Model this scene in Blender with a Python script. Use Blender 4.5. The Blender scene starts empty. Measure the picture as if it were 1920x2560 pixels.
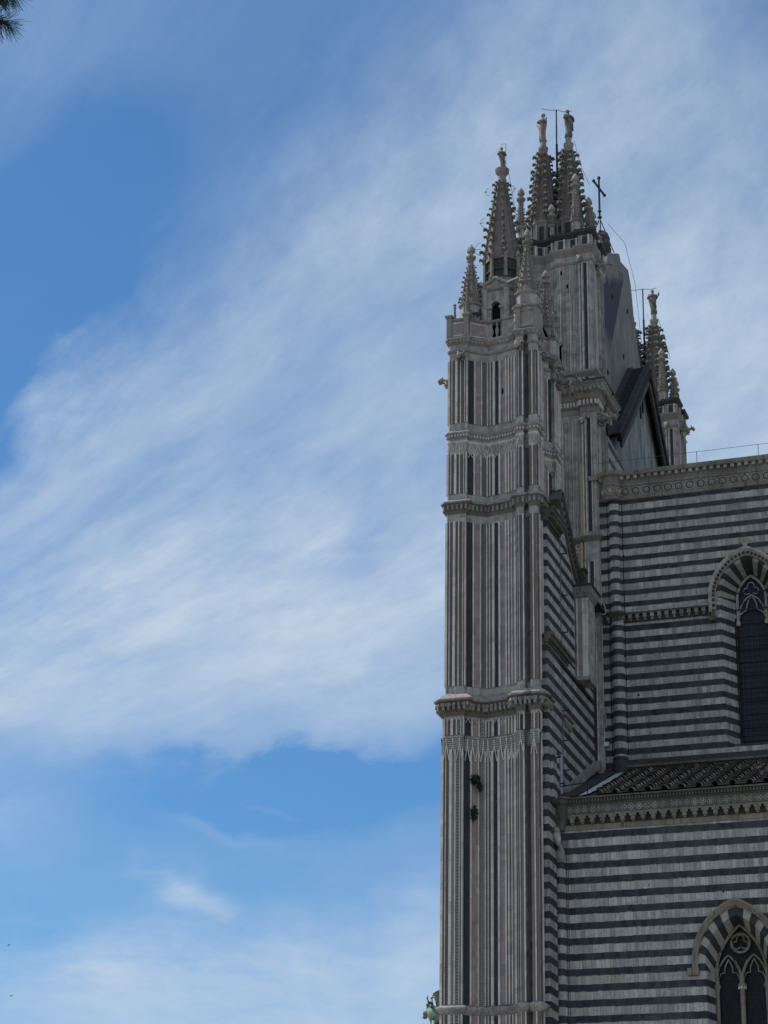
import bpy, math, random
from mathutils import Vector, Matrix
from mathutils.geometry import tessellate_polygon
from math import sin, cos, pi, radians, sqrt, atan2
random.seed(7)
S = bpy.context.scene
COL = S.collection

# ------------------------------------------------------------------ camera
F_PX, YAW, PITCH, ROLL = 5461.7, 19.364, 22.712, 1.073
cd = bpy.data.cameras.new('camera'); cam = bpy.data.objects.new('camera', cd); COL.objects.link(cam)
cd.sensor_fit = 'VERTICAL'; cd.sensor_height = 24.0; cd.lens = 24.0 * F_PX / 2560.0
cd.clip_start = 0.1; cd.clip_end = 20000
cam.location = (0, 0, 1.6)
cam.rotation_euler = (Matrix.Rotation(radians(YAW), 3, 'Z') @ Matrix.Rotation(radians(90 + PITCH), 3, 'X') @ Matrix.Rotation(radians(ROLL), 3, 'Z')).to_euler()
S.camera = cam

# ------------------------------------------------------------------ light
SUN_EL, SUN_AZ = 52.0, -86.0           # azimuth counted from +Y, clockwise positive: the sun stands in the west
w = bpy.data.worlds.new('World'); S.world = w; w.use_nodes = True
sd = bpy.data.lights.new('sun', 'SUN'); sun = bpy.data.objects.new('sun', sd); COL.objects.link(sun)
sd.energy = 4.2; sd.angle = radians(0.53); sd.color = (1.0, 0.93, 0.82)
dvec = Vector((sin(radians(SUN_AZ)) * cos(radians(SUN_EL)), cos(radians(SUN_AZ)) * cos(radians(SUN_EL)), sin(radians(SUN_EL))))
sun.rotation_euler = (-dvec).to_track_quat('-Z', 'Y').to_euler(); sun.location = (-60, 60, 90)
S.view_settings.view_transform = 'Standard'; S.view_settings.look = 'None'
S.view_settings.exposure = 0.0; S.view_settings.gamma = 1.0

class NT:
    """small helper for node trees"""
    def __init__(s, tree): s.t = tree; s.n = tree.nodes; s.l = tree.links
    def new(s, k, **kw):
        n = s.n.new(k)
        for a, b in kw.items(): setattr(n, a, b)
        return n
    def put(s, sock, v):
        if hasattr(v, 'is_output') or isinstance(v, bpy.types.NodeSocket): s.l.new(v, sock)
        else: sock.default_value = v
    def m(s, op, a, b=None, c=None, clamp=False):
        n = s.new('ShaderNodeMath', operation=op); n.use_clamp = clamp
        s.put(n.inputs[0], a)
        if b is not None: s.put(n.inputs[1], b)
        if c is not None: s.put(n.inputs[2], c)
        return n.outputs[0]
    def mix(s, f, a, b, kind='MIX'):
        n = s.new('ShaderNodeMix', data_type='RGBA', blend_type=kind)
        s.put(n.inputs[0], f); s.put(n.inputs[6], a); s.put(n.inputs[7], b)
        return n.outputs[2]
    def noise(s, vec, scale, detail=4.0, rough=0.55, dist=0.0, dim='3D', wv=None):
        n = s.new('ShaderNodeTexNoise', noise_dimensions=dim)
        if vec is not None: s.l.new(vec, n.inputs['Vector'])
        if wv is not None: s.l.new(wv, n.inputs['W'])
        n.inputs['Scale'].default_value = scale; n.inputs['Detail'].default_value = detail
        n.inputs['Roughness'].default_value = rough; n.inputs['Distortion'].default_value = dist
        return n.outputs['Fac']
    def ramp(s, f, stops):
        n = s.new('ShaderNodeMapRange'); n.inputs[1].default_value = stops[0]; n.inputs[2].default_value = stops[1]
        n.inputs[3].default_value = stops[2]; n.inputs[4].default_value = stops[3]; n.clamp = True
        s.put(n.inputs[0], f); return n.outputs[0]
    def comb(s, x, y, z):
        n = s.new('ShaderNodeCombineXYZ'); s.put(n.inputs[0], x); s.put(n.inputs[1], y); s.put(n.inputs[2], z); return n.outputs[0]
    def sep(s, v):
        n = s.new('ShaderNodeSeparateXYZ'); s.l.new(v, n.inputs[0]); return n.outputs
def rgb(r, g, b): return (r, g, b, 1.0)

# sky: clear-sky model plus a thin sheet of cirrus laid out by azimuth and elevation
wt = NT(w.node_tree)
for n in list(wt.n): wt.n.remove(n)
out = wt.new('ShaderNodeOutputWorld'); bg = wt.new('ShaderNodeBackground'); wt.l.new(bg.outputs[0], out.inputs[0])
bg.inputs[1].default_value = 0.12
sky = wt.new('ShaderNodeTexSky', sky_type='NISHITA'); sky.sun_disc = False
sky.sun_elevation = radians(SUN_EL); sky.sun_rotation = radians(SUN_AZ); sky.altitude = 300; sky.air_density = 1.0; sky.dust_density = 0.6; sky.ozone_density = 2.0
tc = wt.new('ShaderNodeTexCoord'); nx, ny, nz = wt.sep(tc.outputs['Generated'])
az = wt.m('MULTIPLY', wt.m('ARCTAN2', nx, ny), 180 / pi)
el = wt.m('MULTIPLY', wt.m('ARCSINE', nz), 180 / pi)
# soft, slow distortion so that cloud edges are uneven without curling
cv = wt.comb(wt.m('MULTIPLY', az, 0.1), wt.m('MULTIPLY', el, 0.1), 0.0)
wob = wt.m('MULTIPLY', wt.m('SUBTRACT', wt.noise(cv, 1.6, 3, 0.5), 0.5), 4.0)
wob2 = wt.m('MULTIPLY', wt.m('SUBTRACT', wt.noise(cv, 2.1, 3, 0.5), 0.5), 3.0)
# combed fibres that fan out from a point low on the left
fa = wt.m('ADD', wt.m('ADD', az, 44.0), wt.m('MULTIPLY', wob, 0.25)); fe = wt.m('ADD', wt.m('SUBTRACT', el, 11.0), wt.m('MULTIPLY', wob2, 0.25))
fr = wt.m('SQRT', wt.m('ADD', wt.m('MULTIPLY', fa, fa), wt.m('MULTIPLY', fe, fe))); ft = wt.m('ARCTAN2', fe, fa)
def fibres(kr, kt, sc, det, rough): return wt.noise(wt.comb(wt.m('MULTIPLY', fr, kr), wt.m('MULTIPLY', ft, kt), 3.7), sc, det, rough, 0.15)
streak = fibres(0.10, 5.0, 1.6, 7, 0.62); fine = fibres(0.22, 16.0, 1.5, 6, 0.65)
puff = wt.noise(cv, 4.0, 8, 0.62); big = wt.noise(cv, 1.3, 4, 0.5)
rag = wt.m('ADD', wt.m('MULTIPLY', wt.m('SUBTRACT', streak, 0.5), 2.4), wt.m('MULTIPLY', wt.m('SUBTRACT', puff, 0.5), 1.0))
azd = wt.m('ADD', az, wt.m('ADD', wob, rag)); eld = wt.m('ADD', el, wt.m('SUBTRACT', wob2, rag))
def gauss(a0, e0, sa, se, rot, amp):
    c, s_ = cos(radians(rot)), sin(radians(rot))
    da = wt.m('SUBTRACT', azd, a0); de = wt.m('SUBTRACT', eld, e0)
    p = wt.m('ADD', wt.m('MULTIPLY', da, c / sa), wt.m('MULTIPLY', de, s_ / sa))
    q = wt.m('ADD', wt.m('MULTIPLY', da, -s_ / se), wt.m('MULTIPLY', de, c / se))
    r2 = wt.m('ADD', wt.m('MULTIPLY', p, p), wt.m('MULTIPLY', q, q))
    return wt.m('MULTIPLY', wt.m('EXPONENT', wt.m('MULTIPLY', r2, -1.0)), amp)
CLOUDS = [  # azimuth, elevation, length, width, tilt, strength
    (-25.5, 20.2, 9.0, 3.4, 14, 0.40), (-29.8, 14.4, 3.0, 0.5, 6, 0.16), (-23.0, 16.5, 3.0, 0.35, 10, 0.14), (-27.5, 18.0, 6.5, 1.9, 4, 0.24), (-28.8, 23.6, 3.6, 1.5, 42, 0.30), (-25.0, 26.2, 6.5, 1.8, 42, 0.26), (-22.5, 24.0, 5.0, 2.6, 30, 0.22),
    (-18.5, 19.2, 5.5, 2.4, 10, 0.36), (-22.5, 9.6, 12.0, 2.2, 6, 0.62), (-25.0, 10.6, 7.0, 0.7, 8, 0.16), (-10.5, 25.5, 7.5, 10.0, 0, 0.66), (-30.8, 24.4, 1.6, 2.2, 45, -0.26), (-28.8, 16.8, 4.5, 1.3, 2, 0.22), (-20.6, 16.3, 3.2, 0.75, 4, -0.28), (-23.5, 20.6, 6.0, 1.6, 14, 0.16), (-19.0, 29.5, 5.0, 2.2, 42, 0.16), (-29.5, 13.6, 3.5, 0.8, 0, 0.10),
    (-16.0, 33.0, 8.0, 2.6, 25, 0.15), (-31.0, 35.0, 4.5, 2.2, -8, 0.16), (-24.6, 12.6, 0.8, 0.42, -12, 0.50), (-22.6, 15.1, 1.4, 0.22, -8, 0.22), (-23.9, 14.3, 1.3, 0.2, -12, 0.16),
    (-28.3, 29.8, 3.8, 2.2, 50, -0.22), (-21.5, 15.4, 5.5, 1.0, 4, -0.30), (-29.8, 26.5, 2.0, 1.8, 45, -0.16), (-20.3, 16.2, 2.6, 0.6, 6, -0.16)]
dens = 0.10
for g in CLOUDS: dens = wt.m('ADD', dens, gauss(*g))
tex = wt.m('ADD', wt.m('MULTIPLY', streak, 0.80), wt.m('ADD', wt.m('MULTIPLY', fine, 0.70), wt.m('ADD', wt.m('MULTIPLY', puff, 0.22), wt.m('MULTIPLY', big, 0.30))))
dens = wt.m('MULTIPLY', wt.m('MAXIMUM', dens, 0.02), wt.ramp(tex, (0.74, 1.30, 0.55, 1.40)), clamp=True)
hi = wt.ramp(el, (40.0, 60.0, 0.0, 0.6))
side = wt.ramp(wt.m('ABSOLUTE', wt.m('ADD', az, 20.0)), (30.0, 60.0, 0.0, 0.75))          # hi and side: unseen veil added out of view to brighten the shaded walls
dens = wt.m('ADD', dens, wt.m('MULTIPLY', wt.m('MAXIMUM', hi, side), wt.m('ADD', 0.55, wt.m('MULTIPLY', big, 0.9))), clamp=True)
skyc = wt.mix(1.0, sky.outputs[0], rgb(0.40, 0.73, 0.96), 'MULTIPLY')
ccol = rgb(4.45, 5.35, 6.4)
wt.l.new(wt.mix(dens, skyc, ccol), bg.inputs[0])

# ------------------------------------------------------------------ materials
MATS = {}
def mat(name, base, rough=0.75, metal=0.0, bump=None, bdist=0.02, fn=None, spec=0.2):
    m = bpy.data.materials.new(name); m.use_nodes = True; t = NT(m.node_tree)
    b = t.n['Principled BSDF']; b.inputs['Roughness'].default_value = rough; b.inputs['Metallic'].default_value = metal
    b.inputs['Specular IOR Level'].default_value = spec
    tcn = t.new('ShaderNodeTexCoord'); ob = tcn.outputs['Object']; uv = tcn.outputs['UV']
    c = fn(t, ob, uv, base) if fn else base
    h = None
    if isinstance(c, tuple) and len(c) == 2 and not isinstance(c[0], float): c, h = c
    t.put(b.inputs['Base Color'], c)
    if bump or h is not None:
        bn = t.new('ShaderNodeBump'); bn.inputs['Distance'].default_value = bdist; bn.inputs['Strength'].default_value = 1.0
        t.put(bn.inputs['Height'], h if h is not None else t.noise(ob, bump, 5, 0.6)); t.l.new(bn.outputs[0], b.inputs['Normal'])
    MATS[name] = m; return m
def scaled(t, ob, sx, sy, sz):
    n = t.new('ShaderNodeMapping'); n.inputs['Scale'].default_value = (sx, sy, sz); t.l.new(ob, n.inputs[0]); return n.outputs[0]
def weather(lo, stain, amt=0.6, lichen=0.0, blocks=0.0):
    def f(t, ob, uv, base):
        big = t.noise(ob, 0.9, 5, 0.6); fine = t.noise(ob, 9.0, 5, 0.65)
        c = t.mix(t.ramp(big, (0.35, 0.7, 0, 1)), base, lo)
        c = t.mix(t.ramp(fine, (0.4, 0.75, 0, 0.55)), c, lo)
        drip = t.noise(scaled(t, ob, 7, 7, 0.35), 1.0, 5, 0.65)
        c = t.mix(t.ramp(drip, (0.52, 0.72, 0, amt)), c, stain)
        if lichen:
            li = t.noise(ob, 4.0, 6, 0.7); c = t.mix(t.ramp(li, (0.55, 0.68, 0, lichen)), c, rgb(0.16, 0.12, 0.055))
        if blocks:                                                        # the shafts are pieced together from slabs of uneven height
            x, y, z = t.sep(ob); colm = t.m('FLOOR', t.m('DIVIDE', t.m('ADD', x, t.m('MULTIPLY', y, 0.7)), 0.17))
            W = t.m('ADD', t.m('DIVIDE', z, 0.95), t.m('MULTIPLY', colm, 7.31))
            v1 = t.new('ShaderNodeTexVoronoi', voronoi_dimensions='1D', feature='F1'); t.l.new(W, v1.inputs['W'])
            v2 = t.new('ShaderNodeTexVoronoi', voronoi_dimensions='1D', feature='DISTANCE_TO_EDGE'); t.l.new(W, v2.inputs['W'])
            cr, cg, cb = t.sep(v1.outputs['Color'])
            c = t.mix(t.ramp(cr, (0.45, 1.0, 0, blocks)), c, stain); c = t.mix(t.ramp(cg, (0.6, 1.0, 0, blocks * .8)), c, lo)
            c = t.mix(t.m('MULTIPLY', t.m('LESS_THAN', v2.outputs['Distance'], 0.012), 0.7), c, stain)
        return c, t.m('ADD', t.m('MULTIPLY', fine, 0.6), t.m('MULTIPLY', drip, 0.6))
    return f
mat('marble', rgb(0.46, 0.43, 0.40), fn=weather(rgb(0.26, 0.245, 0.23), rgb(0.10, 0.096, 0.09), 0.8, 0.0, 0.5))
mat('marble_pale', rgb(0.68, 0.63, 0.58), fn=weather(rgb(0.50, 0.47, 0.44), rgb(0.20, 0.185, 0.172), 0.6, 0.0, 0.35))
mat('marble_old', rgb(0.31, 0.30, 0.275), fn=weather(rgb(0.16, 0.15, 0.135), rgb(0.06, 0.055, 0.048), 0.75, 0.4), bdist=0.06)
mat('spire_stone', rgb(0.235, 0.185, 0.175), fn=weather(rgb(0.15, 0.12, 0.115), rgb(0.06, 0.052, 0.05), 0.75, 0.25), bdist=0.05)
mat('cornice_stone', rgb(0.30, 0.275, 0.265), fn=weather(rgb(0.20, 0.18, 0.175), rgb(0.085, 0.078, 0.075), 0.7), bdist=0.04)
mat('soot_stone', rgb(0.20, 0.19, 0.175), fn=weather(rgb(0.11, 0.105, 0.095), rgb(0.045, 0.042, 0.038), 0.8, 0.35), bdist=0.06)
mat('corbel', rgb(0.27, 0.25, 0.21), fn=weather(rgb(0.15, 0.132, 0.10), rgb(0.06, 0.05, 0.036), 0.85, 0.4), bdist=0.04)
mat('marble_pink', rgb(0.36, 0.285, 0.275), fn=weather(rgb(0.25, 0.205, 0.20), rgb(0.13, 0.11, 0.108), 0.5, 0.0, 0.45))
mat('basalt', rgb(0.030, 0.035, 0.045), 0.6, fn=weather(rgb(0.022, 0.026, 0.034), rgb(0.055, 0.06, 0.068), 0.4, 0.0, 0.5))
mat('grey_stone', rgb(0.13, 0.135, 0.145), fn=weather(rgb(0.10, 0.105, 0.115), rgb(0.06, 0.06, 0.065), 0.5))
mat('redstone', rgb(0.15, 0.075, 0.07), fn=weather(rgb(0.10, 0.055, 0.055), rgb(0.06, 0.04, 0.04), 0.4))
mat('dark_stone', rgb(0.055, 0.055, 0.055), fn=weather(rgb(0.035, 0.035, 0.036), rgb(0.09, 0.085, 0.075), 0.5, 0.2), bdist=0.04)
mat('mossy', rgb(0.145, 0.142, 0.125), fn=weather(rgb(0.07, 0.07, 0.06), rgb(0.04, 0.04, 0.037), 0.75, 0.4), bdist=0.05)
mat('cream', rgb(0.40, 0.37, 0.31), fn=weather(rgb(0.30, 0.265, 0.20), rgb(0.17, 0.13, 0.08), 0.7, 0.15))
mat('slate', rgb(0.055, 0.057, 0.06), 0.9, fn=weather(rgb(0.035, 0.037, 0.04), rgb(0.02, 0.021, 0.023), 0.6))
mat('roof_slab', rgb(0.018, 0.019, 0.022), 0.9, fn=weather(rgb(0.012, 0.013, 0.015), rgb(0.03, 0.031, 0.033), 0.5))
mat('iron', rgb(0.03, 0.03, 0.033), 0.5, 0.7)
mat('cable', rgb(0.08, 0.08, 0.085), 0.5, 0.3)
mat('flashing', rgb(0.62, 0.66, 0.72), 0.4, 0.2, bump=6.0, bdist=0.01)
mat('white_pipe', rgb(0.30, 0.32, 0.34), 0.5)
mat('blue_door', rgb(0.055, 0.115, 0.20), 0.6, fn=weather(rgb(0.05, 0.10, 0.17), rgb(0.035, 0.07, 0.13), 0.5))
mat('void', rgb(0.008, 0.008, 0.009), 0.9)
def f_bronze(t, ob, uv, base):
    n = t.noise(ob, 4.0, 5, 0.6); return t.mix(t.ramp(n, (0.36, 0.56, 0, 1)), base, rgb(0.20, 0.27, 0.225)), n
mat('bronze', rgb(0.055, 0.06, 0.05), 0.6, 0.3, fn=f_bronze)
def f_rough(t, ob, uv, base):
    n = t.noise(scaled(t, ob, 5, 3.0, 0.9), 1.0, 6, 0.7, 0.4); n2 = t.noise(ob, 0.6, 3)
    c = t.mix(t.ramp(n, (0.38, 0.66, 0, 1)), rgb(0.085, 0.095, 0.10), rgb(0.30, 0.31, 0.30))
    return t.mix(t.ramp(n2, (0.4, 0.7, 0, 0.5)), c, rgb(0.11, 0.115, 0.12)), n
mat('rough_stone', rgb(0.2, 0.2, 0.2), fn=f_rough, bdist=0.08)
def f_slab(t, ob, uv, base):
    x, y, z = t.sep(ob)
    n = t.noise(scaled(t, ob, 3.0, 1.4, 0.6), 1.0, 6, 0.65, 0.3); n2 = t.noise(ob, 2.2, 5)
    c = t.mix(t.ramp(n, (0.35, 0.68, 0, 1)), rgb(0.20, 0.19, 0.185), rgb(0.115, 0.112, 0.112))
    # long dark patch running down one flank of the slab: broken edges from noise
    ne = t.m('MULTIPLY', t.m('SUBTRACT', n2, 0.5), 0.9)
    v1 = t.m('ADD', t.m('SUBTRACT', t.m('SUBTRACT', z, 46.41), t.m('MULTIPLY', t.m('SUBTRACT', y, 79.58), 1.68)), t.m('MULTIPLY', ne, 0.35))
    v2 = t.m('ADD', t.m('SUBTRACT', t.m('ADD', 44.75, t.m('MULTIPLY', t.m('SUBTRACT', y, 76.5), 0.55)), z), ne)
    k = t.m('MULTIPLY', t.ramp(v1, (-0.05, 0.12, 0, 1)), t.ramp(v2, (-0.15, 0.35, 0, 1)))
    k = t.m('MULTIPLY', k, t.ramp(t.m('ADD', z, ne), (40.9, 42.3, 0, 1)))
    row = t.m('FLOOR', t.m('DIVIDE', z, 0.72)); W = t.m('ADD', t.m('DIVIDE', y, 1.3), t.m('MULTIPLY', row, 5.37))
    v = t.new('ShaderNodeTexVoronoi', voronoi_dimensions='1D', feature='F1'); t.l.new(W, v.inputs['W']); e = t.new('ShaderNodeTexVoronoi', voronoi_dimensions='1D', feature='DISTANCE_TO_EDGE'); t.l.new(W, e.inputs['W'])
    cr, cg, cb = t.sep(v.outputs['Color']); c = t.mix(t.ramp(cr, (0.3, 1, 0, 0.5)), c, rgb(0.10, 0.095, 0.092))
    jn = t.m('MAXIMUM', t.m('LESS_THAN', t.m('FRACT', t.m('DIVIDE', z, 0.72)), 0.035), t.m('LESS_THAN', e.outputs['Distance'], 0.015)); c = t.mix(t.m('MULTIPLY', jn, 0.5), c, rgb(0.06, 0.06, 0.06))
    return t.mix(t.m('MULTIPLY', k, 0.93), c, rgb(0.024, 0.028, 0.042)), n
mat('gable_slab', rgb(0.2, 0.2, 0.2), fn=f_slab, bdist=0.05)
def stripes(ztop, per, dark, u0=0.55):
    """courses of white marble and black basalt, cut into blocks of uneven length"""
    def f(t, ob, uv, base):
        x, y, z = t.sep(ob)
        u = t.m('ADD', x, t.m('MULTIPLY', y, 1.0))
        wav = t.m('MULTIPLY', t.m('SUBTRACT', t.noise(scaled(t, ob, 1.1, 1.1, 2.0), 1.0, 3), 0.5), 0.035)
        q = t.m('DIVIDE', t.m('SUBTRACT', t.m('ADD', ztop, wav), z), per)
        row = t.m('FLOOR', q); fr = t.m('FRACT', q)
        ve = t.new('ShaderNodeTexVoronoi', voronoi_dimensions='1D', feature='F1'); t.l.new(t.m('ADD', t.m('DIVIDE', u, u0 * 1.1), t.m('MULTIPLY', row, 11.17)), ve.inputs['W'])
        er, eg, eb = t.sep(ve.outputs['Color']); rag = t.m('MULTIPLY', t.m('SUBTRACT', t.noise(ob, 5.0, 4, 0.6), 0.5), 0.10)
        lo_ = t.m('ADD', t.m('MULTIPLY', t.m('SUBTRACT', er, 0.5), 0.055), rag)
        isd = t.m('MULTIPLY', t.m('LESS_THAN', fr, t.m('ADD', dark, lo_)), t.m('GREATER_THAN', fr, t.m('MULTIPLY', t.m('ADD', t.m('MULTIPLY', t.m('SUBTRACT', eg, 0.5), 0.05), rag), 0.6)))
        rid = t.m('ADD', t.m('MULTIPLY', row, 2.0), isd)
        W = t.m('ADD', t.m('DIVIDE', u, u0), t.m('MULTIPLY', rid, 37.73))
        v1 = t.new('ShaderNodeTexVoronoi', voronoi_dimensions='1D', feature='F1'); t.l.new(W, v1.inputs['W'])
        v2 = t.new('ShaderNodeTexVoronoi', voronoi_dimensions='1D', feature='DISTANCE_TO_EDGE'); t.l.new(W, v2.inputs['W'])
        cr, cg, cb = t.sep(v1.outputs['Color'])
        off = t.comb(t.m('MULTIPLY', cr, 30.0), t.m('MULTIPLY', cg, 30.0), t.m('MULTIPLY', cb, 30.0))
        vadd = t.new('ShaderNodeVectorMath', operation='ADD'); t.l.new(ob, vadd.inputs[0]); t.l.new(off, vadd.inputs[1])
        vein = t.noise(vadd.outputs[0], 4.2, 6, 0.65, 1.6); blot = t.noise(vadd.outputs[0], 1.5, 4, 0.6)
        wh = t.mix(t.ramp(cr, (0, 1, 0, 1)), rgb(0.31, 0.305, 0.29), rgb(0.47, 0.46, 0.435))
        wh = t.mix(t.ramp(cg, (0.72, 0.95, 0, 0.6)), wh, rgb(0.24, 0.235, 0.22))
        wh = t.mix(t.ramp(vein, (0.52, 0.66, 0, 0.7)), wh, rgb(0.185, 0.19, 0.19))
        wh = t.mix(t.ramp(blot, (0.5, 0.75, 0, 0.45)), wh, rgb(0.22, 0.215, 0.20))
        dk = t.mix(cb, rgb(0.022, 0.026, 0.034), rgb(0.044, 0.050, 0.060))
        dk = t.mix(t.ramp(t.noise(ob, 6.0, 5, 0.7), (0.56, 0.75, 0, 0.6)), dk, rgb(0.085, 0.095, 0.105))
        c = t.mix(isd, wh, dk)
        jw = t.m('MULTIPLY', t.m('LESS_THAN', v2.outputs['Distance'], 0.026), t.m('ADD', 0.25, t.m('MULTIPLY', cb, 0.6)))
        c = t.mix(jw, c, t.mix(isd, rgb(0.06, 0.06, 0.058), rgb(0.075, 0.08, 0.088)))
        ed = t.m('LESS_THAN', t.m('ABSOLUTE', t.m('SUBTRACT', fr, dark)), 0.02)
        c = t.mix(t.m('MULTIPLY', ed, 0.6), c, rgb(0.07, 0.07, 0.07))
        drip = t.noise(scaled(t, ob, 4, 4, 0.22), 1.0, 5, 0.65)
        c = t.mix(t.ramp(drip, (0.52, 0.75, 0, 0.55)), c, rgb(0.075, 0.072, 0.066))
        soot = t.noise(scaled(t, ob, .55, .55, .4), 1.0, 6, 0.62, 0.4); c = t.mix(t.ramp(soot, (0.48, 0.72, 0, 0.5)), c, rgb(0.085, 0.085, 0.08))
        bloom = t.noise(scaled(t, ob, .9, .9, 1.6), 1.0, 6, 0.7, 0.6); c = t.mix(t.m('MULTIPLY', t.ramp(bloom, (0.58, 0.74, 0, 0.4)), isd), c, rgb(0.14, 0.15, 0.16))
        hole = t.new('ShaderNodeTexVoronoi', feature='F1'); hole.inputs['Scale'].default_value = 1.15; t.l.new(ob, hole.inputs['Vector'])
        c = t.mix(t.m('LESS_THAN', hole.outputs['Distance'], 0.052), c, rgb(0.012, 0.012, 0.014))
        hgt = t.m('SUBTRACT', t.m('MULTIPLY', t.noise(ob, 7.0, 5, 0.6), 0.5), jw)
        return c, hgt
    return f
mat('stripes_upper', rgb(1, 1, 1), fn=stripes(32.40, 0.4345, 0.43, 0.95), bdist=0.015)
mat('stripes_lower', rgb(1, 1, 1), fn=stripes(24.475, 0.446, 0.48, 0.85), bdist=0.015)
mat('stripes_side', rgb(1, 1, 1), fn=stripes(29.27, 0.460, 0.49, 0.9), bdist=0.015)
mat('stripes_side_low', rgb(1, 1, 1), fn=stripes(22.19, 0.4565, 0.49, 0.9), bdist=0.015)
mat('stripes_aisle', rgb(1, 1, 1), fn=stripes(18.46, 0.4755, 0.46, 0.68), bdist=0.015)
mat('stripes_gable', rgb(1, 1, 1), fn=stripes(36.0, 0.62, 0.42, 1.2), bdist=0.015)
mat('vous_white', rgb(0.37, 0.365, 0.34), fn=weather(rgb(0.25, 0.235, 0.20), rgb(0.17, 0.13, 0.085), 0.6))
mat('vous_dark', rgb(0.04, 0.045, 0.05), fn=weather(rgb(0.03, 0.033, 0.04), rgb(0.075, 0.07, 0.055), 0.4))
def pattern(kind, a, b):
    def f(t, ob, uv, base):
        x, y, z = t.sep(uv)                                   # x across 0..1, y along, in widths
        fx = t.m('SUBTRACT', x, 0.5); fy = t.m('SUBTRACT', t.m('FRACT', y), 0.5)
        if kind == 'diamond': k = t.m('LESS_THAN', t.m('ADD', t.m('ABSOLUTE', fx), t.m('ABSOLUTE', fy)), 0.36)
        elif kind == 'lattice': k = t.m('GREATER_THAN', t.m('MULTIPLY', t.m('SINE', t.m('MULTIPLY', t.m('ADD', t.m('MULTIPLY', x, 2.0), y), 2 * pi)), t.m('SINE', t.m('MULTIPLY', t.m('SUBTRACT', t.m('MULTIPLY', x, 2.0), y), 2 * pi))), 0.0)
        elif kind == 'twist': k = t.m('LESS_THAN', t.m('FRACT', t.m('ADD', x, t.m('MULTIPLY', y, 1.2))), 0.5)
        elif kind == 'ring':
            r = t.m('SQRT', t.m('ADD', t.m('MULTIPLY', fx, fx), t.m('MULTIPLY', fy, fy))); k = t.m('LESS_THAN', t.m('ABSOLUTE', t.m('SUBTRACT', r, 0.36)), 0.09)
        elif kind == 'square': k = t.m('MULTIPLY', t.m('LESS_THAN', t.m('ABSOLUTE', fx), 0.3), t.m('LESS_THAN', t.m('ABSOLUTE', fy), 0.26))
        elif kind == 'zig': k = t.m('LESS_THAN', t.m('FRACT', t.m('ADD', t.m('MULTIPLY', t.m('ABSOLUTE', fx), 1.6), y)), 0.45)
        else: k = t.m('LESS_THAN', t.m('FRACT', t.m('MULTIPLY', y, 2.0)), 0.5)
        n = t.noise(ob, 3.0, 5); c = t.mix(k, a, b)
        return t.mix(t.ramp(n, (0.45, 0.7, 0, 0.45)), c, rgb(0.15, 0.145, 0.14)), k
    return f
W_ = rgb(0.36, 0.355, 0.335); D_ = rgb(0.05, 0.055, 0.062)
mat('p_diamond', W_, fn=pattern('diamond', W_, rgb(0.035, 0.045, 0.075)), bdist=0.003)
mat('p_lattice', W_, fn=pattern('lattice', W_, D_), bdist=0.003)
mat('p_twist', W_, fn=pattern('twist', rgb(0.27, 0.225, 0.215), rgb(0.085, 0.06, 0.06)), bdist=0.003)
mat('p_ring', W_, fn=pattern('ring', rgb(0.30, 0.29, 0.26), rgb(0.07, 0.065, 0.06)), bdist=0.003)
mat('p_square', W_, fn=pattern('square', W_, rgb(0.02, 0.024, 0.03)), bdist=0.003)
mat('p_zig', W_, fn=pattern('zig', W_, rgb(0.09, 0.09, 0.09)), bdist=0.003)
mat('p_green', W_, fn=pattern('diamond', rgb(0.23, 0.24, 0.215), rgb(0.06, 0.06, 0.045)), bdist=0.003)
mat('p_gold', W_, fn=pattern('lattice', rgb(0.23, 0.20, 0.16), rgb(0.06, 0.048, 0.034)), bdist=0.003)
mat('p_red', W_, fn=pattern('lattice', rgb(0.24, 0.19, 0.185), rgb(0.06, 0.035, 0.035)), bdist=0.003)
mat('p_rungs', W_, fn=pattern('bars', rgb(0.34, 0.335, 0.32), rgb(0.13, 0.13, 0.13)), bdist=0.003)
def f_tile(t, ob, uv, base):
    g = t.new('ShaderNodeNewGeometry'); r = g.outputs['Random Per Island']
    c = t.mix(t.ramp(r, (0, 0.6, 0, 1)), rgb(0.15, 0.125, 0.10), rgb(0.31, 0.255, 0.205))
    c = t.mix(t.ramp(r, (0.80, 0.97, 0, 0.8)), c, rgb(0.34, 0.19, 0.09))
    n = t.noise(ob, 8.0, 5, 0.7); c = t.mix(t.ramp(n, (0.45, 0.7, 0, 0.75)), c, rgb(0.05, 0.05, 0.043)); return c, n
mat('tile', rgb(0.2, 0.15, 0.1), 0.9, fn=f_tile, bdist=0.02)
def f_flat(t, ob, uv, base):
    g = t.new('ShaderNodeNewGeometry'); c = t.mix(g.outputs['Random Per Island'], rgb(0.05, 0.046, 0.04), rgb(0.125, 0.10, 0.08)); n = t.noise(ob, 6.0, 5, 0.7); return t.mix(t.ramp(n, (0.45, 0.65, 0, 0.8)), c, rgb(0.035, 0.036, 0.03)), n
mat('tile_flat', rgb(0.1, 0.1, 0.1), 0.9, fn=f_flat, bdist=0.02)
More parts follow.
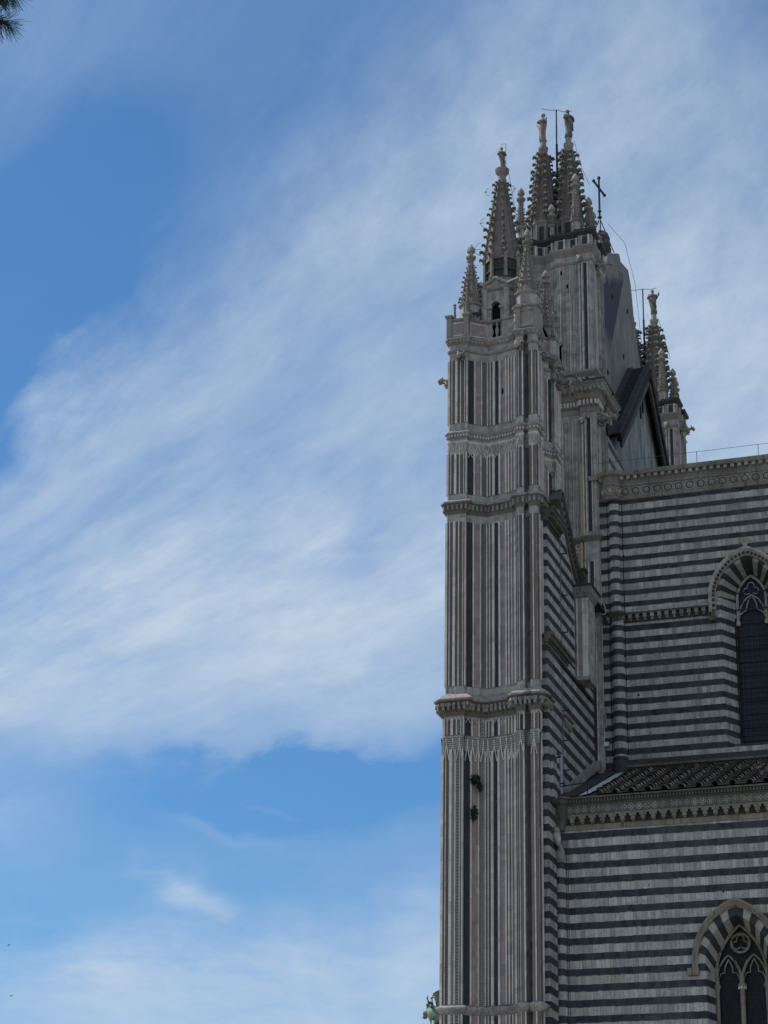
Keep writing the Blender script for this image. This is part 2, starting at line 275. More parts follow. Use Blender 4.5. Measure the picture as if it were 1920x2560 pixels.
def f_glass(t, ob, uv, base):
    x, y, z = t.sep(ob)
    def dots(per, rr):
        a = t.m('SUBTRACT', t.m('FRACT', t.m('DIVIDE', x, per)), 0.5); b = t.m('SUBTRACT', t.m('FRACT', t.m('DIVIDE', z, per)), 0.5)
        return t.m('LESS_THAN', t.m('ADD', t.m('MULTIPLY', a, a), t.m('MULTIPLY', b, b)), rr)
    c = t.mix(t.m('MULTIPLY', dots(0.094, 0.075), 0.95), base, rgb(0.003, 0.003, 0.005))
    n = t.noise(ob, 3.0, 4); return t.mix(t.ramp(n, (0.4, 0.7, 0, 0.5)), c, rgb(0.013, 0.015, 0.026)), n
mat('grille_glass', rgb(0.024, 0.029, 0.050), 0.5, fn=f_glass, bdist=0.005)
def f_glass2(t, ob, uv, base):
    x, y, z = t.sep(ob)
    k = t.m('LESS_THAN', t.m('FRACT', t.m('DIVIDE', z, 0.145)), 0.12)
    n = t.noise(scaled(t, ob, 9, 1, 5), 1.0, 4); c = t.mix(t.ramp(n, (0.4, 0.65, 0, 1)), base, rgb(0.012, 0.012, 0.015)); return t.mix(k, c, rgb(0.004, 0.004, 0.005)), n
mat('leaded_glass', rgb(0.005, 0.005, 0.007), 0.45, fn=f_glass2, bdist=0.004)
def f_paving(t, ob, uv, base):
    b = t.new('ShaderNodeTexBrick'); t.l.new(ob, b.inputs['Vector']); b.inputs['Scale'].default_value = 1.3
    b.inputs['Color1'].default_value = rgb(0.30, 0.28, 0.245); b.inputs['Color2'].default_value = rgb(0.25, 0.23, 0.20); b.inputs['Mortar'].default_value = rgb(0.08, 0.08, 0.07)
    n = t.noise(ob, 0.3, 4); return t.mix(t.ramp(n, (0.4, 0.7, 0, 0.5)), b.outputs[0], rgb(0.15, 0.14, 0.125)), n
mat('paving', rgb(0.2, 0.2, 0.2), 0.85, fn=f_paving)
mat('needle', rgb(0.030, 0.048, 0.030), 0.6); mat('bark', rgb(0.075, 0.055, 0.042), 0.95, bump=20.0, bdist=0.02)
mat('leaf', rgb(0.022, 0.034, 0.018), 0.7, bump=10.0); mat('bird_dark', rgb(0.03, 0.03, 0.033), 0.7); mat('pigeon', rgb(0.06, 0.065, 0.08), 0.7)

# ------------------------------------------------------------------ mesh builder
class MB:
    def __init__(s): s.v = []; s.f = []; s.m = []; s.uv = []; s.names = []
    def mi(s, name):
        if name not in s.names: s.names.append(name)
        return s.names.index(name)
    def face(s, pts, m, uv=None):
        i = len(s.v); s.v += [tuple(p) for p in pts]; s.f.append(tuple(range(i, i + len(pts)))); s.m.append(s.mi(m))
        s.uv.append(uv if uv else [(0, 0)] * len(pts))
    def grid(s, rings, m, closed=True, cap=(False, False)):
        """rings of equal length joined by shared vertices; m may be a list, one material per side"""
        i = len(s.v); n = len(rings[0])
        for r in rings: s.v += [tuple(p) for p in r]
        for a in range(len(rings) - 1):
            for b in range(n if closed else n - 1):
                c = (b + 1) % n
                s.f.append((i + a * n + b, i + a * n + c, i + (a + 1) * n + c, i + (a + 1) * n + b))
                s.m.append(s.mi(m[b] if isinstance(m, list) else m)); s.uv.append([(0, 0)] * 4)
        mm = m[0] if isinstance(m, list) else m
        if cap[0]: s.f.append(tuple(i + b for b in reversed(range(n)))); s.m.append(s.mi(mm)); s.uv.append([(0, 0)] * n)
        if cap[1]: k = i + (len(rings) - 1) * n; s.f.append(tuple(k + b for b in range(n))); s.m.append(s.mi(mm)); s.uv.append([(0, 0)] * n)
    def box(s, x0, x1, y0, y1, z0, z1, m):
        s.grid([[(x0, y0, z), (x1, y0, z), (x1, y1, z), (x0, y1, z)] for z in (z0, z1)], m, True, (True, True))
    def obox(s, c, ax, ay, az_, hx, hy, hz, m):
        """oriented box"""
        c = Vector(c); ax = Vector(ax).normalized() * hx; ay = Vector(ay).normalized() * hy; az_ = Vector(az_).normalized() * hz
        s.grid([[c - ax - ay + k * az_, c + ax - ay + k * az_, c + ax + ay + k * az_, c - ax + ay + k * az_] for k in (-1, 1)], m, True, (True, True))
    def loft(s, secs, m, cap=(True, True)): s.grid([[(x, y, z) for x, y in p] for p, z in secs], m, True, cap)
    def lathe(s, cx, cy, prof, n, m, rot=0.0, cap=(True, True)):
        s.grid([[(cx + r * cos(rot + 2 * pi * k / n), cy + r * sin(rot + 2 * pi * k / n), z) for k in range(n)] for r, z in prof], m, True, cap)
    def tube(s, pts, rad, n=6, m='iron', cap=True):
        pts = [Vector(p) for p in pts]; rings = []
        for i, p in enumerate(pts):
            d = (pts[min(i + 1, len(pts) - 1)] - pts[max(i - 1, 0)]).normalized()
            a = d.orthogonal().normalized() if abs(d.z) > 0.9 else d.cross(Vector((0, 0, 1))).normalized()
            b = d.cross(a)
            r = rad[i] if isinstance(rad, (list, tuple)) else rad
            rings.append([p + (a * cos(2 * pi * k / n) + b * sin(2 * pi * k / n)) * r for k in range(n)])
        s.grid(rings, m, True, (cap, cap))
    def blob(s, c, rx, ry, rz, m, n=7, k=4, jit=0.15, rnd=random):
        rings = []
        for a in range(k + 1):
            th = pi * (a / k) if 0 < a < k else (0.12 if a == 0 else pi - 0.12)
            rings.append([(c[0] + rx * sin(th) * cos(2 * pi * b / n) * (1 + rnd.uniform(-jit, jit)), c[1] + ry * sin(th) * sin(2 * pi * b / n) * (1 + rnd.uniform(-jit, jit)), c[2] - rz * cos(th)) for b in range(n)])
        s.grid(rings, m, True, (True, True))
    def plate(s, polys, to3, m, back=None):
        """flat polygon with holes; to3 maps (a,b)->3D"""
        flat = [p for q in polys for p in q]
        for t in tessellate_polygon([[Vector((a, b, 0)) for a, b in q] for q in polys]):
            s.face([to3(*flat[i]) for i in t], m)
    def build(s, name, parent=None, origin=None, smooth=False, fixn=True):
        me = bpy.data.meshes.new(name)
        o = Vector(origin) if origin else Vector((0, 0, 0))
        me.from_pydata([tuple(Vector(p) - o) for p in s.v], [], s.f)
        for n in s.names: me.materials.append(MATS[n])
        me.polygons.foreach_set('material_index', s.m)
        ul = me.uv_layers.new(name='UVMap'); k = 0
        for q in s.uv:
            for c in q: ul.data[k].uv = c; k += 1
        if smooth: me.polygons.foreach_set('use_smooth', [True] * len(s.f))
        me.validate(); me.update()
        if fixn:
            import bmesh
            bm = bmesh.new(); bm.from_mesh(me); bmesh.ops.recalc_face_normals(bm, faces=bm.faces); bm.to_mesh(me); bm.free()
        ob = bpy.data.objects.new(name, me); COL.objects.link(ob)
        if origin: ob.location = o
        if parent is not None:
            ob.parent = parent
            if parent.type == 'EMPTY': ob.matrix_parent_inverse = Matrix.Translation(-parent.location)
        return ob
def tag(o, label, cat, group=None):
    o['label'] = label; o['category'] = cat
    if group: o['group'] = group
    return o
def empty(name, loc, label, cat, group=None):
    e = bpy.data.objects.new(name, None); COL.objects.link(e); e.location = loc; e.empty_display_size = 0.5
    return tag(e, label, cat, group)
def scale_poly(p, c, s_, dx=0.0): return [(c[0] + (x - c[0]) * s_ + dx, c[1] + (y - c[1]) * s_) for x, y in p]
def offset_poly(p, d):
    """outward offset of a counter-clockwise polygon with clamped mitres"""
    n = len(p); r = []
    for i in range(n):
        a, b, c = p[i - 1], p[i], p[(i + 1) % n]
        e1 = Vector((b[0] - a[0], b[1] - a[1])).normalized(); e2 = Vector((c[0] - b[0], c[1] - b[1])).normalized()
        n1 = Vector((e1.y, -e1.x)); n2 = Vector((e2.y, -e2.x)); m = n1 + n2
        if m.length < 0.2: m = n1
        m = m / max(m.dot(n1), 0.55) if m.length > 0.2 else m
        r.append((b[0] + m.x * d, b[1] + m.y * d))
    return r
def cornice(mb, poly, prof, m): mb.loft([(offset_poly(poly, o), z) for z, o in prof], m, (True, True))
def march(poly, off, step):
    q = offset_poly(poly, off); n = len(q)
    for i in range(n):
        a = Vector(q[i]); b = Vector(q[(i + 1) % n]); L = (b - a).length
        if L < step * 0.6: continue
        t = (b - a) / L; nn = Vector((t.y, -t.x)); k = max(1, int(L / step))
        for j in range(k):
            yield a + t * (L * (j + 0.5) / k), t, nn

# ------------------------------------------------------------------ ground
g = MB(); g.face([(-900, -600, 0), (900, -600, 0), (900, 1200, 0), (-900, 1200, 0)], 'paving')
go = g.build('piazza'); go['kind'] = 'structure'

# ------------------------------------------------------------------ cathedral
ROOT = empty('cathedral', (-14.0, 68.0, 0.0), 'striped black and white Gothic cathedral with pinnacled marble towers against the sky', 'cathedral')

# ---- crocketed cones -------------------------------------------------------------
def crocket(mb, p, d, sz, m):
    """leafy hook on a ridge: a stalk that swings out, curls over and ends in ragged lobes"""
    p = Vector(p); d = Vector(d).normalized(); up = Vector((0, 0, 1)); sd_ = d.cross(up).normalized(); sz *= random.uniform(.75, 1.2)
    if random.random() < .06: return
    pts = [p - d * sz * .4 - up * sz * .35, p + d * sz * .15, p + d * sz * .5 + up * sz * .38, p + d * sz * .85 + up * sz * .38, p + d * sz * .95 + up * sz * .08]
    mb.tube(pts, [sz * .30, sz * .26, sz * .26, sz * .24, sz * .10], 5, m)
    for q in (-1, 1):
        a = p + d * sz * .55 + up * sz * .3
        mb.tube([a, a + sd_ * q * sz * .34 + d * sz * .18 + up * sz * random.uniform(-.05, .1), a + sd_ * q * sz * .42 + d * sz * .3 - up * sz * .18], [sz * .18, sz * .16, sz * .05], 4, m)
def spire(mb, cx, cy, n, rot, r0, z0, r1, z1, count, c0, c1, face, rib, croc):
    for k in range(n):
        a, b = rot + 2 * pi * k / n, rot + 2 * pi * (k + 1) / n
        mb.face([(cx + r0 * cos(a), cy + r0 * sin(a), z0), (cx + r0 * cos(b), cy + r0 * sin(b), z0), (cx + r1 * cos(b), cy + r1 * sin(b), z1), (cx + r1 * cos(a), cy + r1 * sin(a), z1)], face)
    for k in range(n):
        a = rot + 2 * pi * k / n; d = (cos(a), sin(a), 0)
        mb.tube([(cx + r0 * d[0], cy + r0 * d[1], z0), (cx + r1 * d[0], cy + r1 * d[1], z1)], [c0 * 0.30, c1 * 0.30], 5, rib)
        for j in range(count):
            t = (j + 0.4 + random.uniform(-0.12, 0.12)) / count; r = r0 + (r1 - r0) * t
            crocket(mb, (cx + d[0] * (r + 0.01), cy + d[1] * (r + 0.01), z0 + (z1 - z0) * t), d, (c0 + (c1 - c0) * t) * random.uniform(0.85, 1.15), croc)
def finial(mb, cx, cy, z, s_, m):
    mb.lathe(cx, cy, [(0.07 * s_, z), (0.18 * s_, z + 0.06 * s_), (0.19 * s_, z + 0.12 * s_), (0.08 * s_, z + 0.18 * s_), (0.08 * s_, z + 0.26 * s_), (0.15 * s_, z + 0.33 * s_), (0.13 * s_, z + 0.46 * s_), (0.06 * s_, z + 0.57 * s_), (0.01, z + 0.64 * s_)], 8, m)
def pinnacle(parent, cx, cy, zb, hw, zp, zt, croc=8, cs=0.10, base='marble', ped=None):
    """pedestal, chamfered block, little gables, crocketed pyramid and bud finial"""
    mb = MB()
    def oct8(h, c): return [(cx - h + c, cy - h), (cx + h - c, cy - h), (cx + h, cy - h + c), (cx + h, cy + h - c), (cx + h - c, cy + h), (cx - h + c, cy + h), (cx - h, cy + h - c), (cx - h, cy - h + c)]
    if ped:
        q = oct8(ped[1], ped[1] * .4); mb.loft([(q, ped[0]), (q, zb - .1)], base); cornice(mb, q, [(zb - .12, 0), (zb - .06, .06), (zb, .07), (zb + .03, 0), (zb + .03, -.1)], 'marble_old')
        cornice(mb, q, [(ped[0], .05), (ped[0] + .06, .05), (ped[0] + .1, 0)], 'marble_old')
        for sx, sy in ((0, -1), (1, 0), (0, 1), (-1, 0)): mb.obox((cx + sx * (ped[1] + .004), cy + sy * (ped[1] + .004), (ped[0] + zb) / 2), (-sy, sx, 0), (sx, sy, 0), (0, 0, 1), ped[1] * .45, .006, (zb - ped[0]) * .3, 'marble_pink')
    q = oct8(hw, hw * .5)
    mb.loft([(q, zb), (q, zp - 0.10)], base)
    cornice(mb, q, [(zp - 0.12, 0.0), (zp - 0.05, 0.06), (zp, 0.06), (zp + 0.03, 0.0)], 'marble_old')
    for sx, sy in ((0, -1), (1, 0), (0, 1), (-1, 0)):
        c = (cx + sx * (hw + 0.004), cy + sy * (hw + 0.004), (zb + zp) / 2)
        mb.obox(c, (-sy, sx, 0), (sx, sy, 0), (0, 0, 1), hw * 0.36, 0.004, (zp - zb) * 0.33, 'marble_pink')
        top = zp + hw * 0.9
        mb.face([(cx + sx * hw - sy * hw * .6, cy + sy * hw + sx * hw * .6, zp), (cx + sx * hw + sy * hw * .6, cy + sy * hw - sx * hw * .6, zp), (cx + sx * hw * 0.92, cy + sy * hw * 0.92, top)], 'marble_old')
        crocket(mb, (cx + sx * hw * 0.9, cy + sy * hw * 0.9, top), (sx, sy, 0), cs, 'marble_old')
    spire(mb, cx, cy, 8, pi / 8, hw * 1.0, zp + 0.01, 0.05, zt - 0.62, croc, cs, cs * 0.6, 'spire_stone', 'marble_old', 'marble_old')
    finial(mb, cx, cy, zt - 0.64, 1.0, 'marble_old')
    return mb.build('pinnacle', parent)
def obelisk(parent, cx, cy, zb, zt, r=0.07):
    mb = MB(); mb.lathe(cx, cy, [(r * 1.3, zb), (r * 1.3, zb + 0.1), (r, zb + 0.12), (r * 0.55, zt - 0.2), (r * 0.9, zt - 0.18), (r * 0.5, zt - 0.14), (r * 0.95, zt - 0.07), (0.01, zt)], 6, 'marble_old')
    return mb.build('obelisk', parent)
def gargoyle(parent, base, d, L=0.6, droop=0.0, th=0.12):
    """crouching beast thrust out from the wall: haunches, back, neck, head with ears and jaw, fore legs"""
    mb = MB(); d = Vector(d).normalized(); up = Vector((0, 0, 1)); sd_ = d.cross(up); b = Vector(base)
    P = lambda a, h, s_=0.0: b + d * a * L + up * (h - droop * a * a) * L + sd_ * s_ * L
    mb.tube([P(-0.15, 0), P(0.15, 0.05), P(0.45, 0.06), P(0.68, 0.10), P(0.80, 0.12)], [th * 1.1, th * 1.15, th * 0.95, th * 0.75, th * 0.65], 8, 'marble_old')
    mb.blob(P(0.90, 0.14), th * 0.95, th * 0.95, th * 0.85, 'marble_old', 8, 5, 0.12)
    mb.tube([P(0.92, 0.10), P(1.06, 0.05)], [th * 0.55, th * 0.42], 6, 'marble_old')
    mb.tube([P(0.90, 0.02), P(1.02, -0.06)], [th * 0.38, th * 0.25], 5, 'marble_old')
    for s_ in (-1, 1):
        mb.tube([P(0.84, 0.22, 0.09 * s_), P(0.78, 0.38, 0.13 * s_)], [th * 0.3, th * 0.08], 4, 'marble_old')
        mb.tube([P(0.60, 0.0, 0.14 * s_), P(0.50, -0.22, 0.16 * s_), P(0.66, -0.28, 0.15 * s_)], [th * 0.45, th * 0.35, th * 0.3], 5, 'marble_old')
        mb.tube([P(0.15, 0.0, 0.15 * s_), P(0.02, -0.22, 0.16 * s_), P(0.22, -0.30, 0.15 * s_)], [th * 0.6, th * 0.45, th * 0.3], 5, 'marble_old')
        mb.tube([P(0.45, 0.14, 0.10 * s_), P(0.25, 0.30, 0.22 * s_), P(0.02, 0.22, 0.20 * s_)], [th * 0.2, th * 0.5, th * 0.1], 4, 'marble_old')
    return mb.build('gargoyle', parent, smooth=True)

# ---- polychrome shaft ------------------------------------------------------------
WD = 3.2
SIDE = [  # facets of one side: (u0,d0,u1,d1, [(ua,ub,material,proud)])
    (.045, 0, .70, 0, [(.045, .06, 'marble_pale', .045), (.065, .12, 'p_twist', .006), (.125, .148, 'marble_pale', .05), (.15, .245, 'p_red', .006), (.25, .335, 'marble_pale', .04), (.345, .43, 'p_diamond', .006),
                    (.435, .468, 'marble_pale', .04), (.475, .585, 'p_green', .006), (.59, .612, 'marble_pale', .045), (.617, .663, 'p_zig', .006), (.668, .70, 'marble_pale', .045)]),
    (.70, .14, 1.28, .55, [(.70, .845, 'basalt', .006), (.852, .89, 'marble_pale', .05), (.90, 1.05, 'marble_pink', .006), (1.055, 1.085, 'marble_pale', .05), (1.135, 1.235, 'p_lattice', .006), (1.242, 1.275, 'marble_pale', .045)]),
    (1.28, .55, 2.15, .38, [(1.285, 1.365, 'grey_stone', .012), (1.372, 1.402, 'marble_pale', .05), (1.41, 1.48, 'p_gold', .006), (1.487, 1.565, 'marble_pale', .05), (1.573, 1.715, 'basalt', .006), (1.72, 1.79, 'marble_pale', .05),
                    (1.797, 1.96, 'marble_pink', .006), (1.967, 2.02, 'marble_pale', .05), (2.035, 2.055, 'dark_stone', .006), (2.065, 2.12, 'marble_pale', .045)]),
    (2.15, .38, 2.44, .25, [(2.155, 2.19, 'redstone', .006), (2.195, 2.235, 'marble_pale', .045), (2.24, 2.30, 'p_zig', .006), (2.31, 2.385, 'marble_pale', .045), (2.39, 2.438, 'basalt', .006)]),
    (2.44, .05, 2.485, 0, []), (2.485, 0, 2.72, 0, [(2.487, 2.50, 'marble_pale', .045), (2.515, 2.54, 'grey_stone', .006), (2.548, 2.568, 'marble_pale', .045), (2.575, 2.67, 'p_ring', .006), (2.68, 2.72, 'marble_pale', .045)]),
    (2.72, .26, 2.88, .26, [(2.725, 2.765, 'grey_stone', .01), (2.785, 2.82, 'redstone', .012)]),
    (2.88, .05, 2.93, 0, []), (2.93, 0, 3.15, 0, [(2.935, 3.02, 'p_green', .006), (3.025, 3.06, 'marble_pale', .05), (3.067, 3.145, 'p_twist', .006)])]
def mirror(side, W):
    return [(W - u1, d1, W - u0, d0, [(W - b, W - a, m, p) for a, b, m, p in reversed(st)]) for u0, d0, u1, d1, st in reversed(side)]
def plan(sides, c, W, D=None):
    """closed plan and facet list of a square shaft with the given four sides"""
    h = W / 2; k = (D or W) / 2; frames = [((c[0] - h, c[1] - k), (1, 0), (0, 1)), ((c[0] + h, c[1] - k), (0, 1), (-1, 0)), ((c[0] + h, c[1] + k), (-1, 0), (0, -1)), ((c[0] - h, c[1] + k), (0, -1), (1, 0))]
    poly = []; fac = []
    for sd_, (o, t, n) in zip(sides, frames):
        for u0, d0, u1, d1, st in sd_:
            a = (o[0] + t[0] * u0 + n[0] * d0, o[1] + t[1] * u0 + n[1] * d0); b = (o[0] + t[0] * u1 + n[0] * d1, o[1] + t[1] * u1 + n[1] * d1)
            for p in (a, b):
                if not poly or (Vector(p) - Vector(poly[-1])).length > 1e-4: poly.append(p)
            fac.append((a, b, [((x0 - u0) / (u1 - u0), (x1 - u0) / (u1 - u0), m, pr) for x0, x1, m, pr in st]))
    if (Vector(poly[0]) - Vector(poly[-1])).length < 1e-4: poly.pop()
    return poly, fac
REC = .035                                                             # depth the core lies behind the face of the shaft
def strips(mb, fac, tf, z0, z1, swap={}, arch=False, rec=REC):
    for a, b, st in fac:
        A = Vector(tf(a)); B = Vector(tf(b)); t = B - A; L = t.length; t /= L; n = Vector((t.y, -t.x))
        for f0, f1, m, pr in st:
            g_ = .004 if pr < .02 else 0.0
            m = swap.get(m, m); p0 = A + t * (L * max(f0, 0) + g_); p1 = A + t * (L * min(f1, 1) - g_); q0 = p0 + n * pr; q1 = p1 + n * pr; p0 = p0 - n * rec; p1 = p1 - n * rec
            wv = (q1 - q0).length; vv = (z1 - z0) / wv
            mb.face([(q0.x, q0.y, z0), (q1.x, q1.y, z0), (q1.x, q1.y, z1), (q0.x, q0.y, z1)], m, [(0, 0), (1, 0), (1, vv), (0, vv)])
            mb.face([(p0.x, p0.y, z0), (q0.x, q0.y, z0), (q0.x, q0.y, z1), (p0.x, p0.y, z1)], m); mb.face([(q1.x, q1.y, z0), (p1.x, p1.y, z0), (p1.x, p1.y, z1), (q1.x, q1.y, z1)], m)
            mb.face([(p0.x, p0.y, z1), (q0.x, q0.y, z1), (q1.x, q1.y, z1), (p1.x, p1.y, z1)], m); mb.face([(p0.x, p0.y, z0), (p1.x, p1.y, z0), (q1.x, q1.y, z0), (q0.x, q0.y, z0)], m)
            if arch and wv > 0.06 and pr < .02:      # pointed head carved over the panel
                mid = (q0 + q1) / 2 + n * 0.012; e = n * 0.012
                for pa in (q0 + e, q1 + e): mb.tube([(pa.x, pa.y, z1 - wv * 0.9), (mid.x, mid.y, z1 + 0.02)], 0.014, 4, 'marble_pale')
def core(mb, poly, z0, z1, holes, m='marble', rec=REC):
    """shaft whose core steps back behind the inlaid strips"""
    z = z0
    for a, b in holes:
        mb.loft([(poly, z), (poly, a)], m); mb.loft([(offset_poly(poly, -rec), a), (offset_poly(poly, -rec), b)], m); z = b
    mb.loft([(poly, z), (poly, z1)], m)
# ---- outer facade tower ----------------------------------------------------------
CT = (-18.78, 65.6)
POLY, FAC = plan([SIDE, mirror(SIDE, WD), SIDE, mirror(SIDE, WD)], CT, WD)
STG = [  # z0, z1, shift, scale
    (0.0, 13.3, 0.0, 1.0), (13.3, 21.95, 0.0, 1.0), (21.95, 23.0, 0.02, 0.992), (23.0, 29.9, 0.045, 0.98), (29.9, 32.45, 0.06, 0.975), (32.45, 36.0, 0.075, 0.97)]
tw = MB()
def tfm(sh, s_): return lambda p: (CT[0] + (p[0] - CT[0]) * s_ + sh, CT[1] + (p[1] - CT[1]) * s_)
HOL = [[(1.0, 13.16)], [(13.46, 21.5)], [(21.98, 22.55)], [(23.62, 29.35)], [(30.35, 31.85)], [(32.95, 35.35)]]
for (z0, z1, sh, s_), h in zip(STG, HOL): core(tw, [tfm(sh, s_)(p) for p in POLY], z0, z1, h)
UP = {'p_zig': 'p_square', 'p_ring': 'dark_stone', 'p_diamond': 'p_gold', 'p_lattice': 'p_zig'}
UP2 = {'p_zig': 'p_square', 'p_ring': 'grey_stone', 'p_diamond': 'p_red', 'p_lattice': 'p_gold', 'p_green': 'p_gold'}
strips(tw, FAC, tfm(0, 1), 1.0, 13.16); strips(tw, FAC, tfm(0, 1), 13.46, 21.5)
strips(tw, FAC, tfm(.02, .992), 21.98, 22.55, UP, True)
strips(tw, FAC, tfm(.045, .98), 23.62, 29.35, UP2); strips(tw, FAC, tfm(.06, .975), 30.35, 31.85, UP2, True); strips(tw, FAC, tfm(.075, .97), 32.95, 35.35, UP2)
# loopholes
for z, sh, s_ in ((34.05, .075, .97),):
    a, b, st = FAC[2]; q = tfm(sh, s_)((a[0] + (b[0] - a[0]) * .66, a[1] + (b[1] - a[1]) * .66)); tw.box(q[0] - 0.03, q[0] + 0.03, q[1] - 0.02, q[1] + 0.2, z, z + 0.2, 'void')
TOWER = tw.build('corner_tower', ROOT)
def ring(poly, prof, m, name='cornice', blocks=None, caps=None):
    mb = MB(); cornice(mb, poly, prof, m)
    if blocks:
        for off, step, w_, dp, za, zb, bm_ in blocks:
            for p, t, n in march(poly, off, step):
                mb.obox((p.x, p.y, (za + zb) / 2), (t.x, t.y, 0), (n.x, n.y, 0), (0, 0, 1), w_ / 2, dp, (zb - za) / 2, bm_)
    return mb
T = lambda sh, s_: [tfm(sh, s_)(p) for p in POLY]
def ST(mb, nm='cornice'): return mb.build(nm, TOWER)
ST(ring(T(0, 1), [(13.17, 0), (13.20, .04), (13.29, .13), (13.35, .15), (13.38, .14), (13.45, 0.0)], 'marble'))
mc = ring(T(0.02, .992), [(22.62, 0), (22.68, .04), (22.74, .05), (22.82, .08), (23.00, .18), (23.06, .28)], 'soot_stone', blocks=[(.16, .15, .075, .10, 22.76, 23.0, 'marble_old')])
for p, t, n in march(T(0.02, .992), .25, .13): mc.blob((p.x, p.y, 22.93), .05, .05, .07, 'marble_old', 5, 3, 0.3)
cornice(mc, T(0.03, .987), [(23.06, .31), (23.11, .33), (23.13, .32), (23.38, 0.0)], 'cornice_stone')
ST(mc)
mc = ring(T(0.06, .978), [(29.62, 0), (29.66, .03), (29.72, .05), (29.90, .11), (29.97, .18)], 'soot_stone', blocks=[(.10, .14, .07, .06, 29.74, 29.92, 'marble_old')])
cornice(mc, T(0.06, .978), [(29.97, .20), (30.01, .21), (30.03, .20), (30.15, 0)], 'cornice_stone')
ST(mc)
ST(ring(T(0.07, .973), [(32.38, 0), (32.42, .03), (32.50, .07), (32.54, .11), (32.58, .11), (32.60, .10), (32.70, 0)], 'cornice_stone', blocks=[(.05, .10, .05, .03, 32.44, 32.51, 'marble_pale')]))
ST(ring(T(0.075, .97), [(35.62, 0), (35.66, .05), (35.72, .06), (35.76, 0)], 'cornice_stone'))
ST(ring(T(0.08, .968), [(35.92, 0), (35.97, .03), (36.05, .09), (36.11, .14), (36.15, .14), (36.17, .12), (36.24, 0)], 'cornice_stone', blocks=[(.07, .12, .06, .03, 36.00, 36.06, 'marble')]))
# band of tiny gables under the main cornice
gb = MB()
for a, b, st in FAC:
    A = Vector(a); B = Vector(b); t = B - A; L = t.length; t /= L; n = Vector((t.y, -t.x))
    if L < 0.2: continue
    gb.face([(A + n * .012).to_tuple() + (21.45,), (B + n * .012).to_tuple() + (21.45,), (B + n * .05).to_tuple() + (21.88,), (A + n * .05).to_tuple() + (21.88,)], 'p_rungs', [(0, 0), (1, 0), (1, 3.2), (0, 3.2)])
    gb.obox(((A + B) / 2 + n * .03).to_tuple() + (21.90,), (t.x, t.y, 0), (n.x, n.y, 0), (0, 0, 1), L / 2, .035, .02, 'marble')
    k = max(1, round(L / 0.20)); wv = L / k
    for j in range(k):
        c = A + t * (wv * (j + .5)); l_ = c - t * wv * .46; r_ = c + t * wv * .46
        for e in (l_, r_): gb.tube([(e.x + n.x * .05, e.y + n.y * .05, 21.14), (c.x + n.x * .035, c.y + n.y * .035, 21.66)], 0.018, 4, 'marble_pale')
        gb.tube([(c.x + n.x * .03, c.y + n.y * .03, 21.62), (c.x + n.x * .06, c.y + n.y * .06, 21.86)], [.012, .03], 4, 'marble_pale')
ST(gb, 'gable_band')
# second, smaller carved band under the upper string
gb = MB()
for a, b, st in FAC:
    A = Vector(tfm(.06, .975)(a)); B = Vector(tfm(.06, .975)(b)); t = B - A; L = t.length; t /= L; n = Vector((t.y, -t.x))
    if L < 0.2: continue
    k = max(1, round(L / 0.22)); wv = L / k
    for j in range(k):
        c = A + t * (wv * (j + .5))
        for sg in (-1, 1): gb.tube([(c.x + t.x * sg * wv * .42 + n.x * .02, c.y + t.y * sg * wv * .42 + n.y * .02, 31.95), (c.x + n.x * .02, c.y + n.y * .02, 32.24)], 0.014, 4, 'marble_pale')
cornice(gb, T(.06, .975), [(32.22, 0), (32.25, .03), (32.28, .03), (32.31, 0)], 'marble_pale')
ST(gb, 'gable_band')
# parapet with corner posts, sunk panels and balusters
TP = T(.08, .962); pp = MB()
inner = offset_poly(TP, -0.16)
for i in range(len(TP)):
    a, b = Vector(TP[i]), Vector(TP[(i + 1) % len(TP)]); c, d = Vector(inner[i]), Vector(inner[(i + 1) % len(TP)])
    L = (b - a).length; t = (b - a) / L; n = Vector((t.y, -t.x))
    if abs(L - 0.85) < 0.06 or (0.6 < L < 0.75 and a.y < 65 and False):
        f0, f1 = 0.12, 0.62
        for s0, s1 in ((0, f0), (f1, 1)):
            pp.loft([([tuple(a.lerp(b, s0)), tuple(a.lerp(b, s1)), tuple(c.lerp(d, s1)), tuple(c.lerp(d, s0))], z) for z in (36.2, 36.86)], 'marble')
        pp.loft([([tuple(a.lerp(b, f0)), tuple(a.lerp(b, f1)), tuple(c.lerp(d, f1)), tuple(c.lerp(d, f0))], z) for z in (36.2, 36.30)], 'marble')
        for q in (0.0, 0.5, 1.0):
            m_ = a.lerp(b, f0 + (f1 - f0) * q) - n * .07
            pp.lathe(m_.x, m_.y, [(.05, 36.3), (.03, 36.36), (.065, 36.5), (.075, 36.6), (.03, 36.72), (.05, 36.86)], 8, 'marble')
    else:
        pp.loft([([tuple(a), tuple(b), tuple(d), tuple(c)], z) for z in (36.2, 36.86)], 'marble')
        if L > 0.5:
            m_ = (a + b) / 2 + n * .004; pp.obox((m_.x, m_.y, 36.53), (t.x, t.y, 0), (n.x, n.y, 0), (0, 0, 1), L * .36, .006, .22, 'marble_pink')
            for zz in (36.29, 36.77): pp.obox((m_.x, m_.y, zz), (t.x, t.y, 0), (n.x, n.y, 0), (0, 0, 1), L * .38, .022, .018, 'marble_pale')
cornice(pp, TP, [(36.86, -.02), (36.88, .05), (36.94, .06), (36.97, .0), (36.97, -.16)], 'marble_old')
hp = 1.6 * .962
